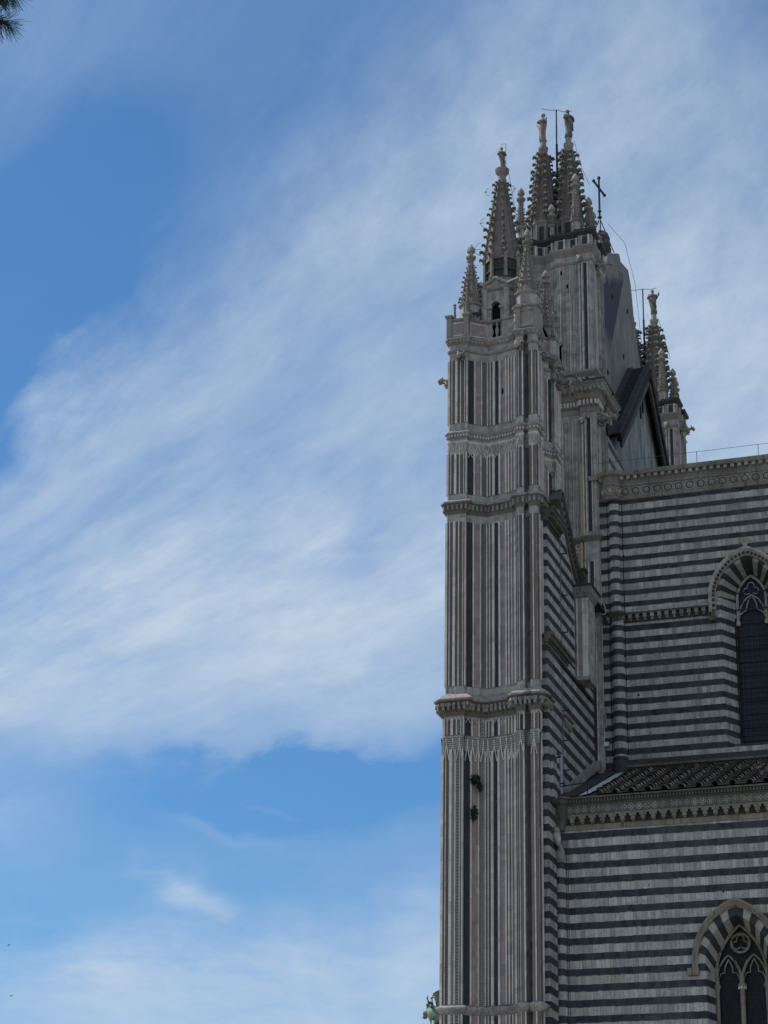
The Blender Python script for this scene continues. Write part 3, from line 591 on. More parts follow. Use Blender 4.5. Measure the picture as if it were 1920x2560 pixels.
for sx in (-1, 1):
    for sy in (-1, 1):
        for e in (0.0, 0.62):
            x_ = CT[0] + .08 + sx * (hp - e * (1 if sy < 0 else 0)); y_ = CT[1] + sy * hp
            q = [(x_ - .085, y_ - .085), (x_ + .085, y_ - .085), (x_ + .085, y_ + .085), (x_ - .085, y_ + .085)]
            pp.loft([(q, 36.19), (q, 36.98)], 'marble_old'); cornice(pp, q, [(36.98, 0), (37.0, .05), (37.06, .06), (37.10, 0)], 'marble_old')
ST(pp, 'parapet')
# drum with round-headed openings and pediments
dr = MB(); DX, DY, DR = -18.74, 65.6, 1.06
def oct_(r, rot=pi / 8): return [(DX + r * cos(rot + k * pi / 4), DY + r * sin(rot + k * pi / 4)) for k in range(8)]
O = oct_(DR)
for k in range(8):
    a = Vector(O[k]); b = Vector(O[(k + 1) % 8]); t = (b - a).normalized(); n = Vector((t.y, -t.x)); L = (b - a).length
    to3 = lambda u, z, a=a, t=t: (a.x + t.x * u, a.y + t.y * u, z)
    w_ = .165
    hole = [(L / 2 - w_, 36.25)] + [(L / 2 - w_ * cos(pi * j / 10), 37.55 + w_ * 1.15 * sin(pi * j / 10)) for j in range(11)] + [(L / 2 + w_, 36.25)]
    out_ = [(0, 36.2), (L / 2 - w_, 36.2)] + hole + [(L / 2 + w_, 36.2), (L, 36.2), (L, 38.2), (0, 38.2)]
    flat = [(0, 36.2)] + hole + [(L, 36.2), (L, 38.2), (0, 38.2)]
    dr.plate([flat], to3, 'marble')
    # reveals
    for j in range(len(hole) - 1):
        p, q = Vector(to3(*hole[j])), Vector(to3(*hole[j + 1])); nn = Vector((n.x, n.y, 0)) * -.2
        dr.face([p, q, q + nn, p + nn], 'marble_old')
    # pilaster with cap at each angle, imposts and pediment
    dr.lathe(a.x, a.y, [(.12, 36.2), (.12, 37.42), (.15, 37.46), (.18, 37.54), (.13, 37.57), (.12, 38.2)], 8, 'marble')
    m_ = (a + b) / 2
    for sg in (-1, 1):
        e0 = m_ + t * sg * L * .62 + n * .06; dr.obox((m_.x + n.x * .03 + t.x * sg * L * .33, m_.y + n.y * .03 + t.y * sg * L * .33, 37.48), (t.x, t.y, 0), (n.x, n.y, 0), (0, 0, 1), L * .17, .05, .04, 'marble')
        top = Vector((m_.x + n.x * .08, m_.y + n.y * .08, 38.66)); lo = Vector((m_.x + t.x * sg * L * .55 + n.x * .08, m_.y + t.y * sg * L * .55 + n.y * .08, 38.36))
        dr.tube([lo, top], .05, 4, 'marble')
    dr.face([(m_.x - t.x * L * .52 + n.x * .03, m_.y - t.y * L * .52 + n.y * .03, 38.36), (m_.x + t.x * L * .52 + n.x * .03, m_.y + t.y * L * .52 + n.y * .03, 38.36), (m_.x + n.x * .03, m_.y + n.y * .03, 38.64)], 'marble_old')
dr.loft([(oct_(DR + o), z) for z, o in [(38.14, 0), (38.18, .06), (38.24, .10), (38.32, .10), (38.36, .02), (38.42, -.35), (38.75, -.42), (38.92, -.46)]], 'marble_old')
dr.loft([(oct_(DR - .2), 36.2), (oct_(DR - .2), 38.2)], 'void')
dr.loft([(oct_(.60), 38.9), (oct_(.60), 39.20), (oct_(.66), 39.23), (oct_(.66), 39.28), (oct_(.61), 39.31), (oct_(.61), 39.62), (oct_(.66), 39.66), (oct_(.60), 39.70)], 'dark_stone')
for k in range(8):
    a = pi / 8 + k * pi / 4; x_, y_ = DX + .66 * cos(a), DY + .66 * sin(a)
    dr.lathe(x_, y_, [(.07, 38.9), (.06, 39.75), (.09, 39.8), (.08, 39.9), (.02, 40.05)], 5, 'marble_old')
ST(dr, 'drum')
sp = MB(); SX = -18.78
spire(sp, SX - .01, DY, 8, pi / 8, .64, 39.66, .15, 43.08, 11, .22, .16, 'spire_stone', 'soot_stone', 'soot_stone')
sp.lathe(SX + .01, DY, [(.14, 43.05), (.15, 43.10), (.17, 43.16), (.145, 43.20), (.15, 43.36), (.23, 43.46), (.26, 43.54), (.27, 43.60), (.20, 43.63)], 10, 'marble_old')
ST(sp, 'spire')
for px_, py_, hw, zb, zp, zt, pd in ((-19.62, 64.55, .34, 36.9, 37.62, 40.1, None), (-17.55, 64.50, .37, 37.15, 37.72, 40.35, (36.25, .44)), (-17.50, 66.75, .36, 37.0, 37.5, 39.9, (36.25, .4)), (-19.9, 66.7, .33, 36.9, 37.5, 39.8, None)):
    pinnacle(TOWER, px_, py_, zb, hw, zp, zt, 9, .135, ped=pd)
for x_, y_, zb, zt in ((-20.27, 64.75, 36.9, 37.95), (-19.62, 64.12, 37.08, 38.3), (-18.93 - .36, 64.75, 36.95, 38.25), (-18.05, 64.75, 36.95, 38.5), (-17.14, 66.3, 36.95, 37.9), (-17.14, 67.0, 36.95, 37.6)): obelisk(TOWER, x_, y_, zb, zt)
gargoyle(TOWER, (-20.28, 64.9, 34.95), (-1, -.1, 0), .56, 0.0, .13); gargoyle(TOWER, (-19.78, 64.0, 35.45), (.1, -1, -.25), .5, .35, .10); gargoyle(TOWER, (-17.75, 64.0, 35.55), (.1, -1, -.25), .5, .35, .10)
gargoyle(TOWER, (-17.12, 64.7, 35.4), (1, .1, -.2), .45, .3, .10); gargoyle(TOWER, (-17.12, 66.6, 35.3), (1, .25, 0), .85, 0.05, .13); gargoyle(TOWER, (-17.12, 65.9, 35.6), (1, .1, -.2), .5, .3, .10)
mb = MB(); mb.box(-21.6, -20.3, 64.7, 66.6, 12.1, 12.45, 'marble'); mb.box(-21.3, -20.3, 64.9, 66.4, 11.6, 12.1, 'marble'); ST(mb, 'console')

# ---- twin-spired tower ------------------------------------------------------------
IC = (-18.2, 71.6); IW = 3.0; ID = 1.9
def pins(u0, u1, step=.125, dark='grey_stone'):
    r = []; u = u0 + .03
    while u < u1 - .05: r.append((u, u + .013, 'dark_stone' if random.random() < .3 else dark, .006)); r.append((u + .03, u + .03 + random.uniform(.02, .05), random.choice(['marble_pale', 'marble', 'marble']), .016)); u += step * random.uniform(.85, 1.2)
    return r
IS = [(0, 0, .40, 0, [(.17, .2, 'marble_pale', .02)]), (.40, .12, 1.0, .5, pins(.5, 1.0)), (1.0, .5, 1.5, .22, [(1.02, 1.14, 'basalt', .006), (1.2, 1.36, 'marble_pink', .006)] + pins(1.36, 1.5)),
      (1.5, .14, 2.46, .14, pins(1.5, 2.44)), (2.46, 0, 3.0, 0, [(2.47, 2.50, 'marble_pale', .02), (2.54, 2.565, 'dark_stone', .006), (2.575, 2.61, 'marble_pale', .02), (2.655, 2.78, 'basalt', .006), (2.80, 2.83, 'marble_pale', .02), (2.85, 2.97, 'marble', .012)])]
IE = [(0, 0, .6, 0, pins(.02, .6, .13)), (.6, .12, 1.3, .12, pins(.62, 1.3, .13)), (1.3, 0, 1.9, 0, pins(1.3, 1.88, .13))]
IP, IF = plan([IS, IE, mirror(IS, IW), mirror(IE, ID)], IC, IW, ID)
def it(s_, dx=0.0): return lambda p: (IC[0] + (p[0] - IC[0]) * s_ + dx, IC[1] + (p[1] - IC[1]) * s_)
def IT(s_, dx=0.0): return [it(s_, dx)(p) for p in IP]
ib = MB()
for z0, z1, s_ in ((0, 31.05, 1.02), (31.05, 37.0, 1.0), (37.0, 42.75, .985), (42.75, 43.6, .985)): core(ib, IT(s_), z0, z1, {0: [(22.0, 28.0), (28.3, 30.1)], 31.05: [(31.25, 35.75)], 37.0: [(37.12, 37.42), (37.75, 42.2)]}.get(z0, []), 'marble', .004)
strips(ib, IF, it(1.0), 31.25, 35.75, rec=.004); strips(ib, IF, it(.985), 37.75, 42.2, rec=.004); strips(ib, IF, it(.985), 37.12, 37.42, rec=.004)
strips(ib, IF, it(1.02), 28.3, 30.1, rec=.004); strips(ib, IF, it(1.02), 22.0, 28.0, rec=.004)
for u, z in ((1.98, 41.3), (1.75, 41.9)):
    q = it(.985)((IC[0] - 1.5 + u, IC[1] - ID / 2 + .14)); ib.box(q[0] - .035, q[0] + .035, q[1] - .02, q[1] + .1, z, z + .16, 'void')
for k in range(5):                                                    # carved tracery panel under the string
    xq = -18.05 + k * .19; yq = IC[1] - ID / 2 - .03 + .14
    for zz in (30.45, 30.75): ib.tube([(xq + .085 * cos(a * pi / 4), yq - .01, zz + .085 * sin(a * pi / 4)) for a in range(9)], .018, 4, 'marble_pale')
qd = (-17.72, IC[1] - ID / 2 - .03 + .14)
ib.box(qd[0] - .17, qd[0] + .17, qd[1] - .03, qd[1] + .02, 29.2, 30.22, 'blue_door'); ib.box(qd[0] - .2, qd[0] + .2, qd[1] - .06, qd[1] + .02, 30.22, 30.27, 'marble_pale')
def f_stain(t, ob, uv, base):
    x, y, z = t.sep(ob); n = t.noise(ob, 5.0, 5)
    return t.mix(t.ramp(t.m('ADD', t.m('MULTIPLY', t.m('SUBTRACT', x, -17.42), 2.4), t.m('MULTIPLY', n, 0.5)), (0.25, 0.5, 0, 0.85)), rgb(0.38, 0.37, 0.345), rgb(0.43, 0.30, 0.15)), n
mat('rusty_marble', rgb(.4, .3, .2), fn=f_stain)
qx = IC[0] - 1.5
ib.box(-17.36, -17.25, IC[1] - ID / 2 + .09, IC[1] - ID / 2 + .15, 31.1, 34.0, 'rusty_marble'); ib.box(-17.38, -17.29, IC[1] - ID / 2 - .03 + .09, IC[1] - ID / 2 - .03 + .15, 28.6, 30.9, 'rusty_marble')
for p, t, n in march(IT(.985), .0, .34): ib.obox((p.x + n.x * .01, p.y + n.y * .01, 43.18), (t.x, t.y, 0), (n.x, n.y, 0), (0, 0, 1), .085, .012, .17, 'dark_stone'); ib.obox((p.x + n.x * .03 + t.x * .16, p.y + n.y * .03 + t.y * .16, 43.18), (t.x, t.y, 0), (n.x, n.y, 0), (0, 0, 1), .03, .035, .21, 'marble_pale')
INNER = ib.build('twin_spire_tower', ROOT)
def SI(mb, nm='cornice'): return mb.build(nm, INNER)
SI(ring(IT(1.02), [(30.86, 0), (30.92, .04), (31.0, .10), (31.08, .10), (31.12, 0)], 'soot_stone'))
mc = ring(IT(1.0), [(35.95, 0), (36.0, .03), (36.15, .05), (36.2, .0), (36.24, .05), (36.45, .08), (36.5, .16), (36.62, .20), (36.68, .26), (36.95, .36), (37.0, .42), (37.06, .42)], 'marble_old', blocks=[(.09, .12, .07, .05, 36.26, 36.44, 'marble_pale')])
for p, t, n in march(IT(1.0), .30, .15): mc.obox((p.x, p.y, 36.8), (t.x, t.y, 0), (n.x, n.y, .5), (-n.x * .5, -n.y * .5, 1), .045, .05, .13, 'marble_old')
cornice(mc, IT(1.0), [(37.06, .45), (37.12, .45), (37.14, .42), (37.2, 0)], 'dark_stone'); SI(mc)
SI(ring(IT(.985), [(37.42, 0), (37.48, .06), (37.58, .17), (37.66, .18), (37.7, .0)], 'marble_old'))
SI(ring(IT(.985), [(42.25, 0), (42.30, .04), (42.36, .05), (42.4, 0)], 'cornice_stone'))
SI(ring(IT(.985), [(42.62, 0), (42.68, .04), (42.78, .12), (42.86, .17), (42.92, .17), (42.96, 0)], 'cornice_stone'))
SI(ring(IT(.985), [(43.40, 0), (43.45, .06), (43.52, .14), (43.62, .15), (43.68, .02), (43.69, -.3)], 'dark_stone'))
for cx in (-18.87, -17.84):
    d = MB(); d.lathe(cx, 71.85, [(.47, 43.6), (.47, 44.62), (.53, 44.7), (.53, 44.78), (.44, 44.8)], 8, 'marble_old', pi / 8)
    for k in range(8):
        a = pi / 8 + k * pi / 4; d.lathe(cx + .48 * cos(a), 71.85 + .48 * sin(a), [(.06, 43.6), (.05, 44.6), (.09, 44.7), (.07, 44.85), (.01, 45.1)], 5, 'marble_old')
        a += pi / 8; d.obox((cx + .445 * cos(a), 71.85 + .445 * sin(a), 44.15), (-sin(a), cos(a), 0), (cos(a), sin(a), 0), (0, 0, 1), .09, .01, .35, 'dark_stone')
    SI(d, 'drum')
    sp = MB(); spire(sp, cx, 71.85, 8, pi / 8, .50, 44.75, .17, 47.95, 10, .30, .22, 'spire_stone', 'soot_stone', 'soot_stone')
    sp.lathe(cx, 71.85, [(.12, 47.9), (.13, 48.0), (.19, 48.14), (.21, 48.24), (.20, 48.3), (.125, 48.32), (.12, 48.56), (.10, 48.60)], 8, 'marble_old'); SI(sp, 'spire')
lb = MB()                                                             # leafy crest of stone between the two spires
for k in range(34):
    z = 43.7 + 2.9 * k / 34; r = .16 - .09 * k / 34; lb.blob((-18.35 + random.uniform(-r, r), 71.95 + random.uniform(-.1, .1), z), .12, .12, .11, 'dark_stone', 6, 4, .3)
SI(lb, 'leaf_crest')
for x_, y_, zb, hw, zp, zt, cc in ((-19.55, 70.95, 43.65, .13, 44.3, 46.1, 9), (-17.38, 70.95, 43.6, .16, 44.25, 46.35, 10), (-17.0, 71.5, 43.6, .15, 44.1, 45.55, 7), (-17.05, 72.3, 43.6, .13, 44.1, 45.4, 7), (-18.33, 70.95, 43.6, .07, 44.2, 45.15, 5), (-19.55, 72.3, 43.65, .15, 44.3, 46.0, 8)): pinnacle(INNER, x_, y_, zb, hw, zp, zt, cc, .10)
gargoyle(INNER, (-17.15, 70.65, 35.85), (.05, -1, -.5), .45, .6, .10); gargoyle(INNER, (-16.7, 71.0, 35.75), (1, -.25, -.1), .75, .05, .10)
gargoyle(INNER, (-17.2, 70.65, 42.45), (.05, -1, -.5), .38, .5, .08); gargoyle(INNER, (-16.72, 71.2, 42.3), (1, .2, 0), .62, 0, .09)
# ---- southern corner pilaster of that tower, standing on a ledge of the striped wall
cp = MB(); q = [(-17.06, 68.1), (-16.52, 68.1), (-16.52, 69.05), (-17.06, 69.05)]
cp.loft([(q, 24.85), (q, 27.9)], 'marble'); q2 = [(-16.9, 69.05), (-16.62, 69.05), (-16.62, 70.9), (-16.9, 70.9)]
for x0, x1, m_ in ((-17.05, -16.99, 'marble_pale'), (-16.985, -16.965, 'dark_stone'), (-16.93, -16.88, 'marble_pale'), (-16.87, -16.74, 'marble_pink'), (-16.73, -16.54, 'marble_pale')): cp.box(x0, x1, 68.1 - .02, 68.1, 24.95, 27.75, m_)
cornice(cp, q, [(27.78, 0), (27.84, .05), (27.92, .08), (28.10, .16), (28.15, .16)], 'marble_old'); cornice(cp, q, [(28.15, .20), (28.22, .20), (28.24, 0)], 'dark_stone')
for p, t, n in march(q, .10, .12): cp.blob((p.x, p.y, 28.0), .05, .05, .08, 'marble_old', 5, 3, .3)
cp.box(-17.02, -16.55, 68.2, 70.75, 28.15, 28.24, 'dark_stone')
cp.box(-16.98, -16.72, 68.5, 68.85, 28.24, 28.95, 'dark_stone'); cp.box(-17.02, -16.68, 68.46, 68.9, 28.95, 29.02, 'dark_stone')
cp.build('corner_pilaster', ROOT)

# ---- striped back wall of the facade between the towers ---------------------------
XB = -17.0
sw = MB()
def xpr(mb, poly_yz, x0, x1, m):                                      # prism across X
    mb.plate([poly_yz], lambda a, b: (x1, a, b), m); mb.plate([poly_yz], lambda a, b: (x0, a, b), m)
    for i in range(len(poly_yz)):
        (a, b), (c, d) = poly_yz[i], poly_yz[(i + 1) % len(poly_yz)]
        mb.face([(x0, a, b), (x0, c, d), (x1, c, d), (x1, a, b)], m)
CURVE = [(66.30, 30.95), (66.80, 30.50), (67.15, 30.18), (67.45, 29.85), (67.72, 29.55), (68.0, 29.28), (68.3, 29.05), (68.6, 28.85), (69.0, 28.7)]
xpr(sw, [(64.58, 25.3), (71.0, 25.3), (71.0, 28.2), (68.2, 28.2), (67.6, 28.9), (67.1, 29.3), (66.6, 29.35), (64.58, 29.32)], -17.3, XB, 'stripes_side')
xpr(sw, [(64.45, 19.6), (71.0, 19.6), (71.0, 25.298), (64.50, 25.298)], -17.3, XB + .002, 'stripes_side_low')
xpr(sw, [(64.40, 0), (65.9, 0), (65.9, 19.598), (64.40, 19.598)], -17.3, XB - .01, 'stripes_side_low')
xpr(sw, [(66.6, 29.35), (67.1, 29.3), (67.6, 28.9), (68.2, 28.2), (68.9, 28.2), (68.9, 28.6)] + list(reversed(CURVE[:8])) + [(66.3, 29.36)], -17.28, XB - .02, 'marble')
sw.box(-17.0, -16.88, 64.62, 65.0, 19.7, 21.5, 'stripes_side_low'); sw.box(-17.0, -16.93, 65.0, 65.62, 19.7, 21.0, 'stripes_side_low')
sw.box(-17.0, -16.985, 66.22, 66.28, 19.9, 29.2, 'grey_stone')
SW = sw.build('striped_wall', ROOT)
cop = MB()
for i in range(len(CURVE) - 1):
    (a, b), (c, d) = CURVE[i], CURVE[i + 1]; L = math.hypot(c - a, d - b); t = ((c - a) / L, (d - b) / L); n = (-t[1], t[0])
    if n[1] < 0: n = (-n[0], -n[1])
    for o0, o1, x1, m in ((0.0, .10, -16.86, 'mossy'), (.10, .34, -16.98, 'dark_stone'), (-.42, -.0, -16.93, 'mossy')):
        P = [(a + n[0] * o0, b + n[1] * o0), (c + n[0] * o0, d + n[1] * o0), (c + n[0] * o1, d + n[1] * o1), (a + n[0] * o1, b + n[1] * o1)]
        xpr(cop, P, -17.3, x1 + .001 * i, m)
    for q in (.25, .75):
        yy, zz = a + (c - a) * q - n[0] * .2, b + (d - b) * q - n[1] * .2
        cop.obox((-16.90, yy, zz), (1, 0, 0), (0, t[0], t[1]), (0, n[0], n[1]), .03, .05, .07, 'dark_stone')
cop.build('raking_coping', SW)
cor = MB()
for x1, z0, z1 in ((-16.93, 29.25, 29.36), (-16.86, 29.36, 29.52), (-16.76, 29.52, 29.66), (-16.72, 29.66, 29.72)): cor.box(-17.3, x1, 64.5, 66.15, z0, z1, 'mossy')
for k in range(9): cor.box(-16.9, -16.79, 64.62 + k * .17, 64.71 + k * .17, 29.37, 29.52, 'mossy')
cor.build('cornice', SW)
cor = MB()
for x1, z0, z1 in ((-16.94, 24.98, 25.08), (-16.87, 25.08, 25.22), (-16.80, 25.22, 25.32)): cor.box(-17.1, x1, 64.4, 67.0, z0, z1, 'mossy')
for k in range(15): cor.box(-16.95, -16.84, 64.5 + k * .17, 64.59 + k * .17, 25.06, 25.2, 'mossy')
cor.build('cornice', SW)
led = MB(); led.box(-17.05, -16.92, 66.05, 70.2, 24.74, 24.84, 'dark_stone'); led.build('ledge', SW)
cop = MB()
for k in range(6):
    a, b = k / 6, (k + 1) / 6; y0, y1 = 65.95 + 5.0 * a, 65.95 + 5.0 * b - .02; z0, z1 = 20.25 + 2.42 * a, 20.25 + 2.42 * b - .01
    xpr(cop, [(y0, z0), (y1, z1), (y1, z1 + .24), (y0, z0 + .24)], XB - .02, -16.78 + .004 * k, 'marble_old')
cop.build('sloping_coping', SW)
for y, z in ((66.25, 28.7), (66.25, 27.2), (66.25, 25.9), (66.25, 23.2), (66.25, 22.2), (66.25, 21.2), (65.1, 21.3), (65.5, 20.55), (66.8, 20.85)):
    br = MB(); br.tube([(-17.02, y, z), (-16.78, y - .03, z), (-16.76, y - .03, z + .06)], .022, 5, 'iron'); br.build('iron_bracket', SW)

# ---- nave clerestory ---------------------------------------------------------------
def arch(xc, half, zs, rise, zb, n):
    """outline of a pointed arch from the left foot over the point to the right foot"""
    R = (rise * rise + half * half) / (2 * half); th = math.asin(min(1, rise / R)); L = [(xc - half, zb)]
    for j in range(n + 1):
        a = th * j / n; L.append((xc - half + R - R * cos(a), zs + R * sin(a)))
    for j in range(n - 1, -1, -1):
        a = th * j / n; L.append((xc + half - R + R * cos(a), zs + R * sin(a)))
    L.append((xc + half, zb)); return L
def wall(mb, x0, x1, z0, z1, Y, m, hole=None, th=.3):
    to3 = lambda a, b: (a, Y, b)
    if hole: mb.plate([[(x0, z0), (x1, z0), (x1, z1), (x0, z1)], hole], to3, m)
    else: mb.face([(x0, Y, z0), (x1, Y, z0), (x1, Y, z1), (x0, Y, z1)], m)
    mb.face([(x0, Y, z0), (x0, Y, z1), (x0, Y + th, z1), (x0, Y + th, z0)], m); mb.face([(x0, Y, z1), (x1, Y, z1), (x1, Y + th, z1), (x0, Y + th, z1)], m)
CY = 70.8; WX = -11.5
cw = MB(); XL, XR = -16.78, 4.0
outA = arch(WX, 1.13, 28.3, 1.46, 23.0, 10)
# the wall is cut at the string course because the courses change rhythm there; the window opening runs through both
zc = 27.70
up = [p for p in outA if p[1] > zc]
xl_ = [p for p in outA if p[1] > zc][0][0]
cw.plate([[(XL, zc), (WX - 1.13, zc)] + up + [(WX + 1.13, zc), (XR, zc), (XR, 32.4), (XL, 32.4)]], lambda a, b: (a, CY, b), 'stripes_upper')
cw.plate([[(XL, 22.2), (XR, 22.2), (XR, zc), (WX + .97, zc), (WX + .97, 23.0), (WX - .97, 23.0), (WX - .97, zc), (XL, zc)]], lambda a, b: (a, CY, b), 'stripes_lower')
cw.face([(XL, CY, 0), (XL, CY, 32.4), (XL, CY + .8, 32.4), (XL, CY + .8, 0)], 'stripes_lower')
cw.box(XL, XR, CY + 1.2, CY + 1.5, 15, 33, 'void')
cw.face([(WX - .97, CY, 23.0), (WX + .97, CY, 23.0), (WX + .6, CY + .75, 23.15), (WX - .6, CY + .75, 23.15)], 'mossy')
NW = cw.build('nave_wall', ROOT)
ec = MB()
def col(mb, x, Y, r, z0, z1, m): mb.lathe(x, Y, [(r, z0), (r, z1)], 16, m, 0)
for xx in (-16.42, -15.87): ec.box(xx, xx + .022, CY - .004, CY + .1, 22.9, 32.38, 'void')
col(ec, -16.14, CY, .20, 28.05, 32.4, 'stripes_upper'); col(ec, -16.12, CY, .235, 22.85, 27.8, 'stripes_lower')
ec.lathe(-16.12, CY, [(.235, 22.85), (.27, 22.82), (.27, 22.75), (.25, 22.72), (.32, 22.6), (.33, 22.45), (.30, 22.2), (.30, 21.9)], 16, 'dark_stone')
ec.build('engaged_column', NW)
pl = MB()
pl.box(-16.85, XR, CY - .16, CY + .1, 22.0, 22.42, 'dark_stone'); pl.box(-16.0, XR, CY - .22, CY + .1, 22.42, 22.5, 'mossy'); pl.box(-16.3, XR, CY - .08, CY + .1, 22.5, 22.72, 'dark_stone')
pl.build('plinth', NW)
stc = MB()
def stringrun(x0, x1, wrap=None):
    stc.box(x0, x1, CY - .20, CY + .05, 28.02, 28.07, 'marble'); stc.box(x0, x1, CY - .15, CY + .05, 27.97, 28.02, 'mossy'); stc.box(x0, x1, CY - .05, CY + .05, 27.70, 27.97, 'dark_stone')
    k = 0; x = x0 + .1
    while x < x1 - .1:
        stc.box(x, x + .13, CY - .15, CY + .02, 27.82, 27.97, 'marble_old'); stc.box(x + .02, x + .11, CY - .10, CY + .02, 27.74, 27.82, 'marble_old'); x += .26
stringrun(-16.85, WX - 1.32); stringrun(WX + 1.32, XR)
stc.lathe(-16.13, CY, [(.24, 27.72), (.25, 27.9), (.36, 27.98), (.42, 28.02), (.42, 28.07), (.2, 28.1)], 16, 'mossy')
stc.build('string_course', NW)
# window: hood, voussoirs, splay, frame, tracery, grille
wd = MB()
hA, hB = arch(WX, 1.13, 28.3, 1.46, 27.6, 14), arch(WX, 1.35, 28.3, 1.77, 27.6, 14)
wd.grid([[(a, CY, b) for a, b in hB], [(a, CY - .20, b) for a, b in hB], [(a, CY - .20, b) for a, b in arch(WX, 1.29, 28.3, 1.69, 27.6, 14)], [(a, CY - .14, b) for a, b in arch(WX, 1.22, 28.3, 1.59, 27.6, 14)], [(a, CY - .12, b) for a, b in hA], [(a, CY + .02, b) for a, b in hA]], 'marble', closed=False)
md = arch(WX, 1.19, 28.3, 1.55, 27.7, 14)
for i in range(len(md) - 1):
    (a, b), (c, d) = md[i], md[i + 1]; L = math.hypot(c - a, d - b)
    for j in range(max(1, round(L / .22))):
        f = (j + .5) / max(1, round(L / .22)); wd.obox((a + (c - a) * f, CY - .135, b + (d - b) * f), (c - a, 0, d - b), (0, 1, 0), (b - d, 0, c - a), .05, .03, .045, 'dark_stone')
for sg in (-1, 1): wd.box(WX + sg * 1.24 - .1, WX + sg * 1.24 + .1, CY - .2, CY, 27.45, 27.75, 'mossy')
HOOD = wd
WIN = MB()
def ringstrip(mb, A, B, YA, YB, ms):
    for i in range(len(A) - 1): mb.face([(A[i][0], YA, A[i][1]), (A[i + 1][0], YA, A[i + 1][1]), (B[i + 1][0], YB, B[i + 1][1]), (B[i][0], YB, B[i][1])], ms(i))
NV = 8; vm = lambda i: ('vous_white', 'vous_dark')[i % 2]
AO, AM, AI = arch(WX, 1.13, 28.3, 1.46, zc, NV), arch(WX, .97, 28.35, 1.3, zc, NV), arch(WX, .56, 28.42, .94, zc, NV)
AO[0] = (AO[0][0], zc); AO[-1] = (AO[-1][0], zc)
AO = [(x, max(z, zc)) for x, z in AO]; AM = [(x, max(z, zc)) for x, z in AM]; AI = [(x, max(z, zc)) for x, z in AI]
vm2 = lambda i: 'stripes_upper' if i in (0, 2 * NV + 1) else (vm(i + 1) if i < NV + 1 else vm(i))
ringstrip(WIN, AO, AM, CY, CY, vm2); ringstrip(WIN, AM, AI, CY, CY + .7, vm2)
for sg in (-1, 1): WIN.face([(WX + sg * .97, CY, 23.0), (WX + sg * .97, CY, zc), (WX + sg * .56, CY + .7, zc), (WX + sg * .56, CY + .7, 23.15)], 'stripes_lower')
WIN_O = WIN.build('window', NW)
HOOD.build('hood_mould', NW)
tr = MB(); TY = CY + .68
def bar(pts, r=.03, Y=TY, m='vous_white', mb=None): (mb or tr).tube([(x, Y, z) for x, z in pts], r, 6, m)
fr = arch(WX, .50, 28.42, .84, 27.55, 10); bar(fr, .05, m='vous_white')
def arcp(cx, cz, r, a0, a1, n=10): return [(cx + r * cos(radians(a0 + (a1 - a0) * k / n)), cz + r * sin(radians(a0 + (a1 - a0) * k / n))) for k in range(n + 1)]
for cx, cz, a0, a1 in ((WX, 28.90, -20, 200), (WX - .15, 28.70, 70, 330), (WX + .15, 28.70, -150, 110)): bar(arcp(cx, cz, .115, a0, a1), .022)
for sg in (-1, 1):
    bar([(WX + sg * .45, 27.85), (WX + sg * .38, 28.15), (WX + sg * .24, 28.38), (WX + sg * .09, 28.50), (WX, 28.56)], .028)
    bar([(WX + sg * .45, 27.72), (WX + sg * .40, 27.86), (WX + sg * .30, 27.95), (WX + sg * .19, 28.0), (WX + sg * .17, 28.16), (WX + sg * .12, 28.34), (WX + sg * .02, 28.48)], .026)
for sg in (-1, 1): tr.box(WX + sg * .53 - .10, WX + sg * .53 + .10, TY - .06, TY + .08, 27.45, 27.6, 'cream')
tr.build('tracery', NW)
gl = MB(); gl.plate([arch(WX, .60, 28.4, 1.0, 22.9, 10)], lambda a, b: (a, TY + .10, b), 'grille_glass')
for k in range(11): gl.box(WX - .56, WX + .56, TY + .055, TY + .075, 23.3 + k * .47, 23.325 + k * .47, 'iron')
for k in range(7): gl.box(WX - .54 + k * .18 - .007, WX - .54 + k * .18 + .007, TY + .075, TY + .09, 23.0, 28.2, 'iron')
for k in range(26): gl.box(WX - .56, WX + .56, TY + .08, TY + .09, 23.1 + k * .19, 23.112 + k * .19, 'iron')
for z in (28.0, 28.62): gl.box(WX - .56, WX + .56, TY - .09, TY - .06, z, z + .03, 'iron')
gl.build('window_grille', NW)
dp = MB(); dp.tube([(WX - .575, CY + .60, 27.7), (WX - .575, CY + .60, 22.9)], .028, 6, 'iron'); dp.build('downpipe', NW)
ff = MB(); fz = 30.02
ff.tube([(WX, CY - .15, fz - .1), (WX, CY - .15, fz + .2)], .05, 6, 'cream')
for sg in (-1, 1): ff.tube([(WX + sg * .02, CY - .15, fz + .05), (WX + sg * .10, CY - .15, fz + .19), (WX + sg * .17, CY - .15, fz + .2), (WX + sg * .17, CY - .15, fz + .13)], [.045, .04, .04, .03], 6, 'cream')
ff.blob((WX, CY - .15, fz + .28), .075, .075, .08, 'cream', 8, 5, .08); ff.build('finial', NW)
